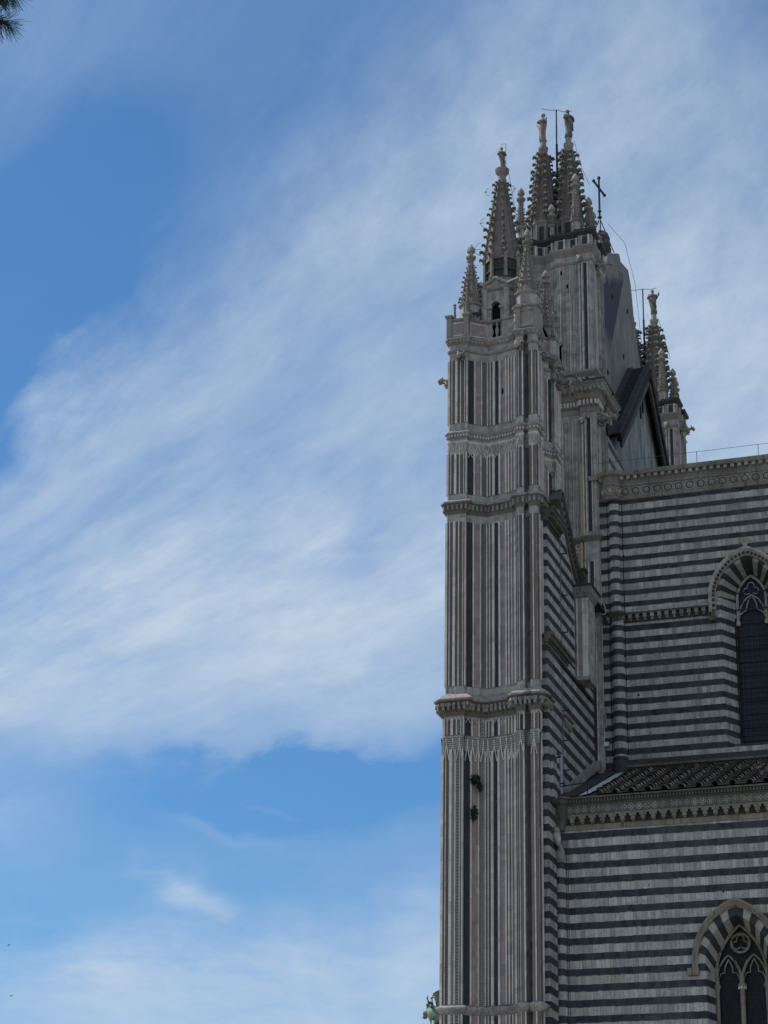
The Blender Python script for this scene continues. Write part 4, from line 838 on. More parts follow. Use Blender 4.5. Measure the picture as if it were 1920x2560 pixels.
# cornice with roundels
cn = MB()
prof = [(CY, 32.36), (CY - .06, 32.38), (CY - .08, 32.44), (CY - .05, 32.47), (CY - .06, 32.85), (CY - .11, 32.88), (CY - .12, 32.94), (CY - .08, 32.97), (CY - .10, 33.06), (CY - .13, 33.2), (CY - .30, 33.22), (CY - .34, 33.30), (CY - .36, 33.36), (CY - .3, 33.38), (CY + .6, 33.5)]
cn.grid([[(x, y, z) for y, z in prof] for x in (-16.45, XR)], 'marble_old', closed=False)
cn.face([(-16.45, y, z) for y, z in prof] + [(-16.45, CY + .6, 32.36)], 'marble_old')
def sweep_round(mb, cx, cy, prof_r, m): mb.lathe(cx, cy, prof_r, 20, m)
sweep_round(cn, -16.2, CY, [(.26, 32.36), (.32, 32.38), (.34, 32.44), (.31, 32.47), (.31, 32.85), (.36, 32.9), (.36, 32.94), (.33, 32.97), (.36, 33.1), (.40, 33.2), (.55, 33.24), (.60, 33.36), (.5, 33.4), (.1, 33.42)], 'marble_old')
cn.box(-16.85, -16.45, CY - .05, CY + .4, 32.4, 33.2, 'marble_old'); cn.box(-17.0, -16.45, CY - .25, CY + .4, 33.2, 33.36, 'marble_old')
x = -16.6
while x < XR: cn.box(x, x + .12, CY - .27, CY - .1, 33.09, 33.21, 'marble'); x += .25
for k in range(40):
    x = -15.72 + .392 * k
    if x > XR: break
    cn.tube([(x + .168 * cos(a * pi / 8), CY - .065, 32.66 + .168 * sin(a * pi / 8)) for a in range(17)], .022, 5, 'marble')
    cn.grid([[(x + r_ * cos(a * pi / 8), CY - .064, 32.66 + r_ * sin(a * pi / 8)) for a in range(16)] for r_ in (.16, .02)], 'dark_stone')
    cn.blob((x, CY - .055, 32.66), .122, .08, .122, 'marble_old', 12, 6, .03)
for a_ in (-90, -150, -30):
    a = radians(a_); c = (-16.2 + .31 * cos(a), CY + .31 * sin(a)); t = (-sin(a), cos(a))
    cn.tube([(c[0] + t[0] * .15 * cos(j * pi / 8) + .02 * cos(a), c[1] + t[1] * .15 * cos(j * pi / 8) + .02 * sin(a), 32.66 + .15 * sin(j * pi / 8)) for j in range(17)], .025, 5, 'cream'); cn.blob((c[0], c[1], 32.66), .10, .10, .115, 'cream', 10, 6, .03)
cn.build('roundel_cornice', NW)
nr = MB(); nr.face([(XL, CY - .2, 33.4), (XR, CY - .2, 33.4), (XR, 79.8, 36.6), (XL + .9, 79.8, 36.6)], 'tile'); nr.face([(XL + .9, 79.8, 36.6), (XR, 79.8, 36.6), (XR, 89.0, 33.4), (XL, 89.0, 33.4)], 'tile'); nr.build('nave_roof', ROOT)

# ---- aisle --------------------------------------------------------------------------
AY = 65.5
aw = MB(); awo = arch(WX, 1.18, 14.7, 1.63, 8.0, 10)
aw.plate([[(-17.15, 0), (WX - 1.18, 0)] + [(WX - 1.18, 8.0)] + [p for p in awo[1:-1]] + [(WX + 1.18, 8.0), (WX + 1.18, 0), (4, 0), (4, 19.0), (-17.15, 19.0)]], lambda a, b: (a, AY, b), 'stripes_aisle')
aw.face([(WX - 1.18, AY, 0), (WX + 1.18, AY, 0), (WX + 1.18, AY, 8), (WX - 1.18, AY, 8)], 'stripes_aisle')
aw.box(-17.3, -16.97, AY - .03, AY - .001, 11.0, 14.9, 'basalt'); aw.box(-17.12, -16.98, AY - .06, AY - .031, 12.6, 12.95, 'stripes_aisle')  # basalt sheet painted dark in place of a shaded recess beside the column
AW = aw.build('aisle_wall', ROOT)
ec = MB(); col(ec, -16.93, AY - .05, .165, 0, 18.3, 'stripes_aisle')
for xx in (-17.125, -16.755, -16.70): ec.box(xx, xx + .02, AY - .004, AY + .1, 0, 18.9, 'dark_stone')
ec.build('engaged_column', AW)
hd = MB(); a1, a2, a3 = arch(WX, 1.20, 14.7, 1.66, 14.42, 14), arch(WX, 1.36, 14.7, 1.88, 14.42, 14), arch(WX, 1.31, 14.7, 1.81, 14.42, 14)
hd.grid([[(a, AY, b) for a, b in a2], [(a, AY - .13, b) for a, b in a2], [(a, AY - .15, b) for a, b in a3], [(a, AY - .07, b) for a, b in a1], [(a, AY + .02, b) for a, b in a1]], 'corbel', closed=False)
for sg in (-1, 1): hd.box(WX + sg * 1.34 - .17, WX + sg * 1.34 + .17, AY - .16, AY + .02, 14.28, 14.5, 'corbel')
hd.build('hood_mould', AW)
aw2 = MB(); NV = 8
BO, BM, BI = arch(WX, 1.18, 14.7, 1.63, 8, NV), arch(WX, .98, 14.65, 1.42, 8, NV), arch(WX, .80, 14.3, 1.62, 8, NV)
jam = lambda i: 'stripes_aisle' if i in (0, 2 * NV + 1) else (vm(i + 1) if i < NV + 1 else vm(i))
ringstrip(aw2, BO, BM, AY, AY, jam); ringstrip(aw2, BM, BI, AY, AY + .62, jam); aw2.face([(WX - 1, AY, 8), (WX + 1, AY, 8), (WX + .8, AY + .62, 8.1), (WX - .8, AY + .62, 8.1)], 'mossy')
aw2.build('window', AW)
tr = MB(); TY = AY + .60
bar(arch(WX, .78, 14.3, 1.58, 14.2, 12), .05, TY, 'corbel'); bar(arcp(WX, 15.33, .285, 0, 360, 24), .038, TY, 'corbel')
for cx, cz, a0, a1 in ((WX, 15.45, -20, 200), (WX - .12, 15.27, 80, 330), (WX + .12, 15.27, -150, 100)): bar(arcp(cx, cz, .115, a0, a1), .02, TY, 'corbel')
for sg in (-1, 1):
    c = WX + sg * .39
    bar(arch(c, .36, 14.25, .72, 14.0, 8), .032, TY, 'corbel')
    for s2 in (-1, 1): bar([(c + s2 * .34, 14.2), (c + s2 * .25, 14.42), (c + s2 * .12, 14.45), (c + s2 * .12, 14.6), (c, 14.85)], .022, TY, 'corbel')
    tr.lathe(WX + sg * .755, TY, [(.06, 8.1), (.06, 13.85), (.075, 13.87), (.06, 13.9), (.11, 14.02), (.11, 14.07), (.07, 14.1), (.06, 14.3)], 10, 'corbel')
tr.lathe(WX, TY, [(.075, 8.1), (.075, 13.82), (.09, 13.85), (.07, 13.88), (.13, 14.02), (.14, 14.08), (.08, 14.12), (.075, 14.4)], 12, 'corbel')
for k in range(8): tr.blob((WX + .1 * cos(k * pi / 4), TY + .1 * sin(k * pi / 4), 13.98), .035, .035, .05, 'marble_pale', 5, 3)
bar([(WX, 14.3), (WX + .08, 14.55), (WX + .2, 14.8)], .045, TY, 'corbel'); bar([(WX, 14.3), (WX - .08, 14.55), (WX - .2, 14.8)], .045, TY, 'corbel')
tr.build('tracery', AW)
gl = MB(); gl.plate([arch(WX, .84, 14.3, 1.7, 8, 10)], lambda a, b: (a, AY + .72, b), 'leaded_glass'); gl.build('window_glass', AW)
cn = MB(); CX0 = -16.95
prof = [(AY, 19.0), (AY - .03, 19.02), (AY - .03, 19.05), (AY - .02, 19.07)]
cn.box(-17.1, XR, AY - .03, AY + .2, 19.0, 19.16, 'corbel')
x = CX0 + .05
while x < XR:                                                          # corbel table: little trefoil niches between brackets
    cn.box(x, x + .13, AY - .14, AY, 19.22, 19.42, 'corbel'); cn.box(x - .05, x + .18, AY - .15, AY, 19.34, 19.42, 'corbel'); cn.box(x + .02, x + .11, AY - .09, AY, 19.17, 19.22, 'corbel'); x += .325
cn.box(-17.1, XR, AY - .002, AY + .2, 19.16, 19.42, 'dark_stone'); cn.box(-17.1, XR, AY - .16, AY + .2, 19.42, 19.46, 'corbel')
cn.box(-17.1, XR, AY - .12, AY + .2, 19.46, 19.80, 'mossy')
x = CX0 + .1
while x < XR:
    for dx_, dz in ((.055, 0), (-.055, 0), (0, .055), (0, -.055)): cn.tube([(x + dx_ + .047 * cos(a * pi / 4), AY - .125, 19.625 + dz + .047 * sin(a * pi / 4)) for a in range(9)], .014, 4, 'marble')
    x += .25
cn.box(-17.1, XR, AY - .16, AY + .2, 19.80, 19.83, 'mossy'); cn.box(-17.1, XR, AY - .2, AY + .2, 19.83, 19.96, 'dark_stone'); cn.box(-17.1, XR, AY - .28, AY + .2, 19.96, 20.01, 'mossy')
x = CX0
while x < XR: cn.box(x, x + .05, AY - .235, AY - .15, 19.84, 19.95, 'mossy'); x += .1
cn.lathe(-16.93, AY, [(.17, 19.0), (.19, 19.06), (.22, 19.2), (.33, 19.42), (.33, 19.46), (.29, 19.47), (.29, 19.8), (.36, 19.84), (.38, 19.95), (.46, 19.97), (.46, 20.03), (.2, 20.05)], 14, 'mossy')
cn.build('quatrefoil_cornice', AW)
# tiled lean-to roof
rf = MB(); ry0, rz0, ry1, rz1 = 65.25, 20.04, 70.75, 22.30; RL = math.hypot(ry1 - ry0, rz1 - rz0); rt = Vector((0, (ry1 - ry0) / RL, (rz1 - rz0) / RL)); rn = Vector((0, -rt.z, rt.y))
rf.face([(-17.0, ry0, rz0 - .03), (XR, ry0, rz0 - .03), (XR, ry1, rz1 - .03), (-17.0, ry1, rz1 - .03)], 'dark_stone')
N_ = 15; x = -15.62
while x < XR:
    for k in range(N_):
        s0 = RL * k / N_; jx = random.uniform(-.022, .022); tilt = .03
        p0 = Vector((x + jx, ry0, rz0)) + rt * s0; p1 = Vector((x + jx + random.uniform(-.012, .012), ry0, rz0)) + rt * (s0 + RL / N_ * 1.12)
        rings = []
        for p, r, h in ((p0, .128 * random.uniform(.93, 1.06), .05 + random.uniform(-.012, .02)), (p1, .095, .01)): rings.append([p + Vector((1, 0, 0)) * (r * cos(pi * j / 6)) + rn * (r * sin(pi * j / 6) + h) for j in range(7)])
        rf.grid(rings, 'tile', closed=False); rf.grid([[q * 1.0 for q in rings[0]], [q + (p0 - q) * .16 for q in rings[0]]], 'dark_stone', closed=False)
        for side in (.15, .345):
            a = Vector((x + side + .02, ry0, rz0)) + rt * s0 + rn * (.035 + random.uniform(-.008, .012)); b = a + rt * (RL / N_ * 1.1) - rn * .03
            rf.obox((a + b) / 2, (1, random.uniform(-.02, .02), 0), b - a, (b - a).cross(Vector((1, 0, 0))), .095, (b - a).length / 2, .012, 'tile_flat')
    x += .53
ROOF = rf.build('aisle_roof', ROOT)
fl = MB(); pr = random.Random(3); xe = [-15.93 + pr.uniform(-.05, .08) for _ in range(24)]
lo = [Vector((-16.25, ry0, rz0 + .01)) + rt * (RL * k / 23) for k in range(24)]; hi_ = [Vector((xe[k], ry0, rz0 + .05)) + rt * (RL * k / 23) for k in range(24)]
fl.grid([lo, hi_], 'flashing', closed=False); fl.build('metal_flashing', ROOF)
dv = MB()
for k in range(9): a = Vector((-16.62, ry0, rz0)) + rt * (RL * (k + .5) / 9) + rn * .03; dv.obox(a, (1, 0, .05), rt, rn, .34, RL / 19, .03, 'dark_stone')
dv.build('valley_slab', ROOF)
gu = MB(); gu.tube([(-16.95, 65.75, 20.1), (-16.95, 65.8, 21.6)], .06, 8, 'white_pipe'); gu.build('downpipe', SW)
rl = MB(); rl.tube([(-16.9, 65.45, 20.45), (-16.0, 65.4, 20.5), (-16.0, 65.4, 20.1)], .018, 5, 'iron'); rl.build('bracket_rail', AW)
hb = MB()                                                               # bird-like waterspout on the column head
hb.tube([(-16.98, 65.25, 18.95), (-16.95, 65.05, 18.85), (-16.88, 64.98, 18.6), (-16.86, 64.98, 18.42)], [.10, .14, .11, .05], 8, 'marble'); hb.blob((-16.93, 65.0, 18.92), .12, .14, .11, 'marble'); hb.tube([(-16.99, 65.1, 18.8), (-16.86, 65.2, 18.45), (-16.84, 65.3, 18.2)], [.05, .06, .03], 6, 'marble'); hb.lathe(-16.9, 65.35, [(.15, 18.05), (.15, 18.3), (.05, 18.6)], 8, 'marble')
hb.build('waterspout', AW, smooth=True)
eb = MB(); eb.box(-16.74, -16.5, CY - .12, CY + .02, 23.25, 23.42, 'white_pipe'); eb.box(-16.72, -16.52, CY - .13, CY - .12, 23.27, 23.40, 'flashing'); eb.tube([(-16.62, CY - .06, 23.25), (-16.62, CY - .05, 22.8)], .012, 4, 'cable'); eb.build('junction_box', NW)
for zz, xx in ((27.95, -16.66), (23.95, -16.72)):
    nb = MB()
    pts = [(xx - .07, zz), (xx + .07, zz), (xx + .07, zz + .42), (xx + .03, zz + .55), (xx, zz + .6), (xx - .03, zz + .55), (xx - .07, zz + .42)]
    nb.grid([[(a, CY - .012, b) for a, b in pts], [(a, CY - .006, b) for a, b in pts]], 'void', True, (True, True)); bar([(a * 1.0, b) for a, b in [(xx - .1, zz), (xx - .1, zz + .42), (xx, zz + .68), (xx + .1, zz + .42), (xx + .1, zz)]], .03, CY - .01, 'marble', nb)
    nb.build('niche', NW)

# ---- gables at the head of the nave ---------------------------------------------------
gs = MB()
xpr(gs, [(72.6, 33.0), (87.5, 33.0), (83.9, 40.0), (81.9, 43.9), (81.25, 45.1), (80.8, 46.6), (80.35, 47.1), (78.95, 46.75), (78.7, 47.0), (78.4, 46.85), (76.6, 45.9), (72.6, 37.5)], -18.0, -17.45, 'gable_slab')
for i, (y, z) in enumerate(((77.2, 44.2), (78.9, 42.3), (80.0, 41.2), (76.0, 40.2), (81.6, 40.0), (79.9, 44.9))): gs.lathe(0, 0, [(0, 0)], 3, 'void') if False else gs.tube([(-17.44, y + .09 * cos(a * pi / 5), z + .09 * sin(a * pi / 5)) for a in range(11)], .03, 5, 'dark_stone')
GS = gs.build('facade_gable', ROOT)
for k in range(26):
    f = k / 25; y = 78.0 + (73.0 - 78.0) * f; z = 46.9 + (38.0 - 46.9) * f
    gk = MB(); crocket(gk, (-18.1 + random.uniform(-.1, .1), y - .2, z + .25), (random.uniform(-.2, .2), -.8, .6), .22, 'marble_old'); gk.build('crocket', GS)
    y2 = 80.6 + (85.4 - 80.6) * f; z2 = 46.9 + (37.0 - 46.9) * f; gk = MB(); crocket(gk, (-18.1, y2 + .12, z2 + .12), (0, .85, .5), .16, 'marble_old'); gk.build('crocket', GS)
vc = MB(); vc.box(-18.6, -18.05, 78.6, 79.9, 46.6, 48.0, 'dark_stone'); vc.blob((-18.3, 79.4, 48.2), .35, .5, .4, 'dark_stone'); vc.blob((-18.1, 78.7, 47.5), .3, .35, .4, 'dark_stone'); vc.build('leaf_crest', GS)
ng = MB(); NX = -16.65; AP = (79.8, 41.95); EL = (74.0, 36.35); ER = (85.8, 36.1)
xpr(ng, [(73.6, 33.3), (85.8, 33.3), (85.8, 36.1), AP, (73.6, 35.96)], -17.45, NX - .26, 'rough_stone')
def line_y(z): return 72.3
xpr(ng, [(71.6, 33.3), (78.6, 33.3), (76.5, 35.83), (74.6, 36.1), (73.2, 36.2), (71.6, 36.2)], -17.3, NX - .24, 'stripes_gable')
NG = ng.build('nave_gable', ROOT)
gr = MB()
for (y0, z0), (y1, z1), sg in ((EL, AP, 1), (AP, ER, -1)):
    L = math.hypot(y1 - y0, z1 - z0); t = Vector((0, (y1 - y0) / L, (z1 - z0) / L)); n = Vector((0, -t.z, t.y)); a = Vector((0, y0, z0))
    for k in range(16):
        c = a + t * (L * (k + .5) / 16); x0, x1 = -17.45, NX + .14
        gr.obox(Vector(((x0 + x1) / 2, c.y, c.z)) + n * .11, (1, 0, 0), t, n, (x1 - x0) / 2, L / 34, .07, 'roof_slab')
        gr.obox(Vector((x1 - .13, c.y, c.z)) + n * .21, (1, 0, 0), t, n, .13, L / 34, .03, 'slate'); gr.obox(Vector((x0 + .12, c.y, c.z)) + n * .21, (1, 0, 0), t, n, .12, L / 34, .03, 'slate')
        gr.obox(Vector((NX + .06, c.y, c.z)) - n * .10, (1, 0, 0), t, n, .07, L / 60, .07, 'dark_stone')
    gr.obox(Vector((NX + .03, (y0 + y1) / 2, (z0 + z1) / 2)) - n * .3, (1, 0, 0), t, n, .05, L / 2 - .2, .16, 'dark_stone')
    gr.obox(Vector((NX + .05, (y0 + y1) / 2, (z0 + z1) / 2)) - n * .05, (1, 0, 0), t, n, .10, L / 2, .09, 'roof_slab')
gr.build('gable_roof', NG)
ev = MB(); xpr(ev, [(72.1, 36.1), (73.3, 36.95), (74.5, 37.1), (74.6, 36.9), (73.4, 36.3), (72.2, 35.65)], -17.3, NX + .03, 'roof_slab'); ev.build('eaves_box', NG)
lt = MB()
for y in (78.7, 79.15): lt.tube([(NX - .1, y, 41.1), (NX - .1, y, 39.3 + (y - 78.7))], .045, 5, 'iron')
lt.build('iron_rod', NG)

# ---- copy of the twin-spired tower on the far side of the nave --------------------------
def copy_tree(o, parent, dy):
    c = o.copy(); COL.objects.link(c)
    if parent is not None: c.parent = parent; c.matrix_parent_inverse = o.matrix_parent_inverse.copy()
    if dy: c.location = (o.location.x, o.location.y + dy, o.location.z)
    for ch in [q for q in bpy.data.objects if q.parent == o]: copy_tree(ch, c, 0)
    return c
DY_FAR = 15.5
FAR = copy_tree(INNER, ROOT, DY_FAR)

# ------------------------------------------------------------------ statues
def statue(loc, h, label, rot=0.0, arm='chest', wide=1.0, m='marble', rnd=1, staff=False):
    """robed standing saint on a small base: fluted mantle, shoulders, head with hair and nose, arms"""
    mb = MB(); R_ = random.Random(rnd); secs = []
    prof = [(0, .17, .16), (.05, .19, .18), (.2, .17, .16), (.38, .185, .17), (.52, .22, .19), (.64, .245, .19), (.73, .24, .17), (.785, .19, .14), (.82, .08, .075), (.86, .065, .065)]
    for f, rx, ry in prof:
        ring_ = []
        for k in range(20):
            a = 2 * pi * k / 20; fold = 1 + (.10 if f < .6 else .04) * sin(5 * a + f * 6 + rnd) + .05 * sin(11 * a + rnd)
            ring_.append((rx * wide * h * .62 * fold * cos(a) + .03 * h * sin(f * 3 + rnd), ry * wide * h * .62 * fold * sin(a), f * h))
        secs.append(ring_)
    mb.grid(secs, m, True, (True, True))
    hx = .03 * h * sin(.9 * 3 + rnd)
    mb.blob((hx, 0, .92 * h), .055 * h, .062 * h, .08 * h, m, 10, 7, .03)
    mb.blob((hx, .018 * h, .94 * h), .064 * h, .064 * h, .066 * h, m, 9, 6, .10)                    # hair
    mb.tube([(hx, -.05 * h, .93 * h), (hx, -.07 * h, .91 * h)], [.012 * h, .016 * h], 5, m)            # nose
    mb.blob((hx, -.04 * h, .875 * h), .03 * h, .025 * h, .035 * h, m, 6, 4, .1)                        # beard or chin
    for s_ in (-1, 1):
        sh = (hx + s_ * .12 * h * wide, 0, .78 * h)
        if arm == 'chest' or s_ < 0: pts = [sh, (hx + s_ * .175 * h * wide, -.05 * h, .62 * h), (hx + s_ * .08 * h, -.145 * h, .66 * h), (hx + s_ * .0 * h, -.15 * h, .70 * h)]
        else: pts = [sh, (hx + s_ * .16 * h, -.02 * h, .65 * h), (hx + s_ * .21 * h, -.06 * h, .74 * h), (hx + s_ * .22 * h, -.07 * h, .82 * h)]
        mb.tube(pts, [.045 * h, .05 * h, .036 * h, .028 * h], 7, m)
        mb.blob(pts[-1], .027 * h, .027 * h, .03 * h, m, 6, 4)
    mb.tube([(hx - .1 * h, -.125 * h, .60 * h), (hx + .06 * h, -.13 * h, .42 * h), (hx + .12 * h, -.10 * h, .2 * h)], [.03 * h, .045 * h, .02 * h], 6, m)   # fold of the mantle
    mb.lathe(0, 0, [(.10 * h, -.03 * h), (.125 * h, 0), (.09 * h, .03 * h)], 10, m)
    o = mb.build('statue', None, origin=(0, 0, 0), smooth=True); o.location = loc; o.rotation_euler = (0, 0, rot)
    return tag(o, label, 'statue', 'saints on the spires')
statue((-18.76, 65.6, 43.65), .92, 'slim dark stone saint on the capital of the nearest and lowest spire', 0.5, 'chest', .85, 'spire_stone', 2)
statue((-18.87, 71.85, 48.62), 1.28, 'pale stone saint in a long mantle on the left one of the two highest spires', -0.6, 'chest', 1.0, 'cornice_stone', 4)
statue((-17.84, 71.85, 48.62), 1.26, 'stone saint with folded arms on the right one of the two highest spires', 0.9, 'chest', 1.0, 'soot_stone', 7)
statue((-17.84, 71.85 + DY_FAR, 48.62), 1.24, 'stone saint with one raised arm on the far spire behind the nave gable', 0.3, 'raise', 1.0, 'soot_stone', 9)

# bronze winged ox on the console of the corner tower
ox = MB()
def P(x, y, z): return (-20.80 + x * .72, 65.35 + y * .8, 12.45 + z * .88)
ox.tube([P(.62, 0, .82), P(.45, 0, .92), P(.1, 0, .92), P(-.18, 0, 1.02), P(-.34, 0, 1.20), P(-.46, 0, 1.36)], [.16, .26, .25, .27, .21, .15], 12, 'bronze')
ox.tube([P(-.38, 0, 1.42), P(-.52, 0, 1.40), P(-.64, 0, 1.20), P(-.70, 0, 1.08)], [.14, .15, .10, .085], 10, 'bronze')
ox.blob(P(-.70, 0, 1.05), .085, .09, .075, 'bronze', 8, 5, .05)
ox.tube([P(-.20, 0, .95), P(-.36, 0, .88), P(-.48, 0, 1.05)], [.12, .12, .05], 8, 'bronze')
for s_ in (-1, 1):
    ox.tube([P(-.42, .10 * s_, 1.50), P(-.46, .24 * s_, 1.52), P(-.50, .30 * s_, 1.64), P(-.48, .27 * s_, 1.76)], [.045, .04, .03, .008], 7, 'bronze')
    ox.tube([P(-.38, .12 * s_, 1.42), P(-.34, .26 * s_, 1.38), P(-.36, .33 * s_, 1.33)], [.03, .055, .012], 6, 'bronze')
    ox.blob(P(-.57, .105 * s_, 1.38), .03, .02, .03, 'bronze', 6, 4, 0)
    ox.tube([P(-.14, .17 * s_, .85), P(-.22, .18 * s_, .55), P(-.18, .18 * s_, .30), P(-.2, .18 * s_, .04)], [.14, .10, .07, .075], 8, 'bronze')
    ox.tube([P(.52, .17 * s_, .85), P(.50, .19 * s_, .58), P(.64, .19 * s_, .32), P(.58, .19 * s_, .04)], [.17, .12, .07, .075], 8, 'bronze')
    # wing: broad curved blade of feathers that rises behind the neck and curls over at the tip
    W0 = [(-.02, .22, .95), (-.02, .30, 1.25), (-.06, .33, 1.52), (-.14, .33, 1.66), (-.24, .32, 1.68), (-.31, .31, 1.60)]
    W1 = [(.50, .22, .95), (.55, .32, 1.30), (.48, .35, 1.62), (.30, .36, 1.82), (.05, .35, 1.88), (-.20, .33, 1.78)]
    for o_ in (0, .05): ox.grid([[P(a[0] + (b[0] - a[0]) * k / 6, s_ * (a[1] + (b[1] - a[1]) * k / 6 + o_ + .012 * (k % 2)), a[2] + (b[2] - a[2]) * k / 6) for k in range(7)] for a, b in zip(W0, W1)], 'bronze', closed=False)
    for L_ in (W0, W1): ox.tube([P(a, s_ * (b + .025), c) for a, b, c in L_], .035, 5, 'bronze')
ox.tube([P(.75, 0, .9), P(.9, 0, .7), P(.86, 0, .3)], [.04, .03, .05], 6, 'bronze')
tag(ox.build('ox_statue', None, origin=(-20.80, 65.35, 12.45), smooth=True), 'green bronze winged ox jutting out at the left foot of the near tower', 'statue')

# ------------------------------------------------------------------ rods, cross, cables
def rod(loc, z1, span, rot, label):
    mb = MB(); x, y, z0 = loc
    mb.tube([(x, y, z0), (x, y, z1 - 1.6)], .05, 6, 'iron'); mb.tube([(x, y, z1 - 1.6), (x, y, z1)], .032, 6, 'iron'); mb.lathe(x, y, [(.09, z0), (.09, z0 + .15), (.05, z0 + .35)], 8, 'iron')
    c, s_ = cos(rot), sin(rot)
    for q in (-1, 1): mb.tube([(x, y, z1), (x + q * c * span * .5, y + q * s_ * span * .5, z1 - .05), (x + q * c * span, y + q * s_ * span, z1 + .02 * q)], .014, 4, 'cable')
    mb.tube([(x - .42, y, z1 - 2.0), (x - .22, y, z1 - 2.22), (x, y, z1 - 2.28), (x + .22, y, z1 - 2.22), (x + .42, y, z1 - 2.0)], .014, 4, 'cable')
    return tag(mb.build('lightning_rod', None, origin=loc), label, 'lightning rod', 'lightning rods')
rod((-18.33, 71.9, 46.55), 50.0, .62, .5, 'thin dark lightning rod between the two tallest twin spires')
rod((-18.33, 71.9 + DY_FAR, 46.55), 50.0, .62, .2, 'thin lightning rod left of the far spire behind the gable')
cb = MB()
def cable(pts, r=.010): cb.tube(pts, r, 4, 'cable')
cable([(-18.62, 65.5, 43.7), (-18.5, 65.5, 43.4), (-18.2, 65.4, 41.5), (-17.95, 65.3, 40.4), (-17.9, 65.3, 39.7)]); cable([(-18.60, 65.5, 43.65), (-18.60, 65.5, 44.62), (-18.78, 65.5, 44.64)])
for x, z, r in ((-19.20, 42.6, .16), (-19.34, 41.35, .2), (-19.50, 40.3, .26), (-18.3, 42.55, .14), (-18.05, 41.3, .18)):
    s_ = -1 if x < -18.8 else 1
    cable([(x + s_ * r * cos(radians(a)) - s_ * .05, 65.3, z + r * sin(radians(a))) for a in range(-80, 81, 20)]); cable([(x, 65.3, z), (x + s_ * r, 65.3, z)])
tag(cb.build('conductor_cable', None, origin=(-18.6, 65.5, 43.7)), 'thin conductor cable looping down beside the nearest spire', 'cable')
for pts, lab in (([(-17.6, 71.8, 48.4), (-17.35, 71.7, 47.2), (-17.0, 71.7, 46.2)], 'thin conductor cable running down the right side of the tallest spires'),
                 ([(-17.9, 78.6, 48.5), (-17.4, 79.6, 48.0), (-17.2, 80.5, 46.5), (-17.15, 81.2, 44.0)], 'thin cable arching over the top of the bare facade gable'),
                 ([(-17.62, 87.3, 48.3), (-17.3, 87.3, 46.9), (-17.15, 87.3, 46.2)], 'thin conductor cable beside the far spire behind the gable')):
    cb = MB(); cable(pts); tag(cb.build('conductor_cable', None, origin=pts[0]), lab, 'cable')
cr = MB(); X0, Y0 = -18.5, 79.8
cr.tube([(X0, Y0, 47.6), (X0, Y0, 51.5)], .05, 6, 'iron'); cr.blob((X0, Y0, 49.85), .09, .09, .06, 'iron', 8, 4, 0); cr.blob((X0, Y0, 49.55), .11, .11, .06, 'iron', 8, 4, 0); cr.blob((X0, Y0, 51.5), .08, .08, .09, 'iron', 8, 5, 0)
cr.tube([(X0 - .08, Y0 - .62, 51.0), (X0 + .08, Y0 + .62, 51.0)], .055, 6, 'iron'); cr.blob((X0 - .08, Y0 - .65, 51.0), .08, .08, .08, 'iron', 7, 4, 0); cr.blob((X0 + .08, Y0 + .65, 51.0), .08, .08, .08, 'iron', 7, 4, 0)
for a in (20, 110, 200, 290): cr.tube([(X0, Y0, 49.5), (X0 + .55 * cos(radians(a)), Y0 + .9 * sin(radians(a)), 47.9)], .025, 4, 'iron')
tag(cr.build('iron_cross', None, origin=(X0, Y0, 47.6)), 'dark wrought iron cross with stays on the tip of the facade gable', 'cross')
sr = MB()
for k in range(9):
    x = -15.3 + 2.2 * k; sr.tube([(x, CY + .1, 33.38), (x, CY + .1, 34.0)], .011, 5, 'cable')
sr.tube([(-16.9, CY + .1, 33.98), (4, CY + .1, 33.98)], .008, 4, 'cable')
tag(sr.build('safety_line', None, origin=(-15.3, CY + .1, 33.38)), 'thin steel safety line on posts along the top of the nave wall', 'railing')

# ------------------------------------------------------------------ weeds, pigeons, birds
def weed(loc, w_, h, label, seed):
    R_ = random.Random(seed); mb = MB()
    for k in range(5): mb.tube([(0, .05, 0), (R_.uniform(-.1, .1), -.1, R_.uniform(0, .1)), (R_.uniform(-w_, w_) * .8, -.14, R_.uniform(-h, h) * .7)], .008, 4, 'bark')
    for k in range(150):
        a, r = R_.uniform(0, 2 * pi), sqrt(R_.random()); c = Vector((w_ * r * cos(a), R_.uniform(-.2, -.02), h * r * sin(a))); d = Vector((R_.uniform(-1, 1), R_.uniform(-1, .2), R_.uniform(-1, .6))).normalized(); e = d.orthogonal().normalized()
        l_ = R_.uniform(.035, .07); mb.face([c - d * l_, c + e * l_ * .45, c + d * l_, c - e * l_ * .45], 'leaf')
    o = mb.build('wall_plant', None, origin=(0, 0, 0)); o.location = loc; return tag(o, label, 'plant', 'plants rooted in the tower')
weed((-19.33, 64.30, 20.52), .15, .16, 'dark ragged weed tuft growing on the tower shaft, upper of two', 1)
o = bpy.data.objects[-1] if False else None
weed((-19.20, 64.36, 20.30), .06, .16, 'small trailing weed just below the upper tuft on the tower shaft', 5)
weed((-19.36, 64.28, 19.42), .12, .24, 'dark oval weed tuft growing on the tower shaft, lower of two', 2)
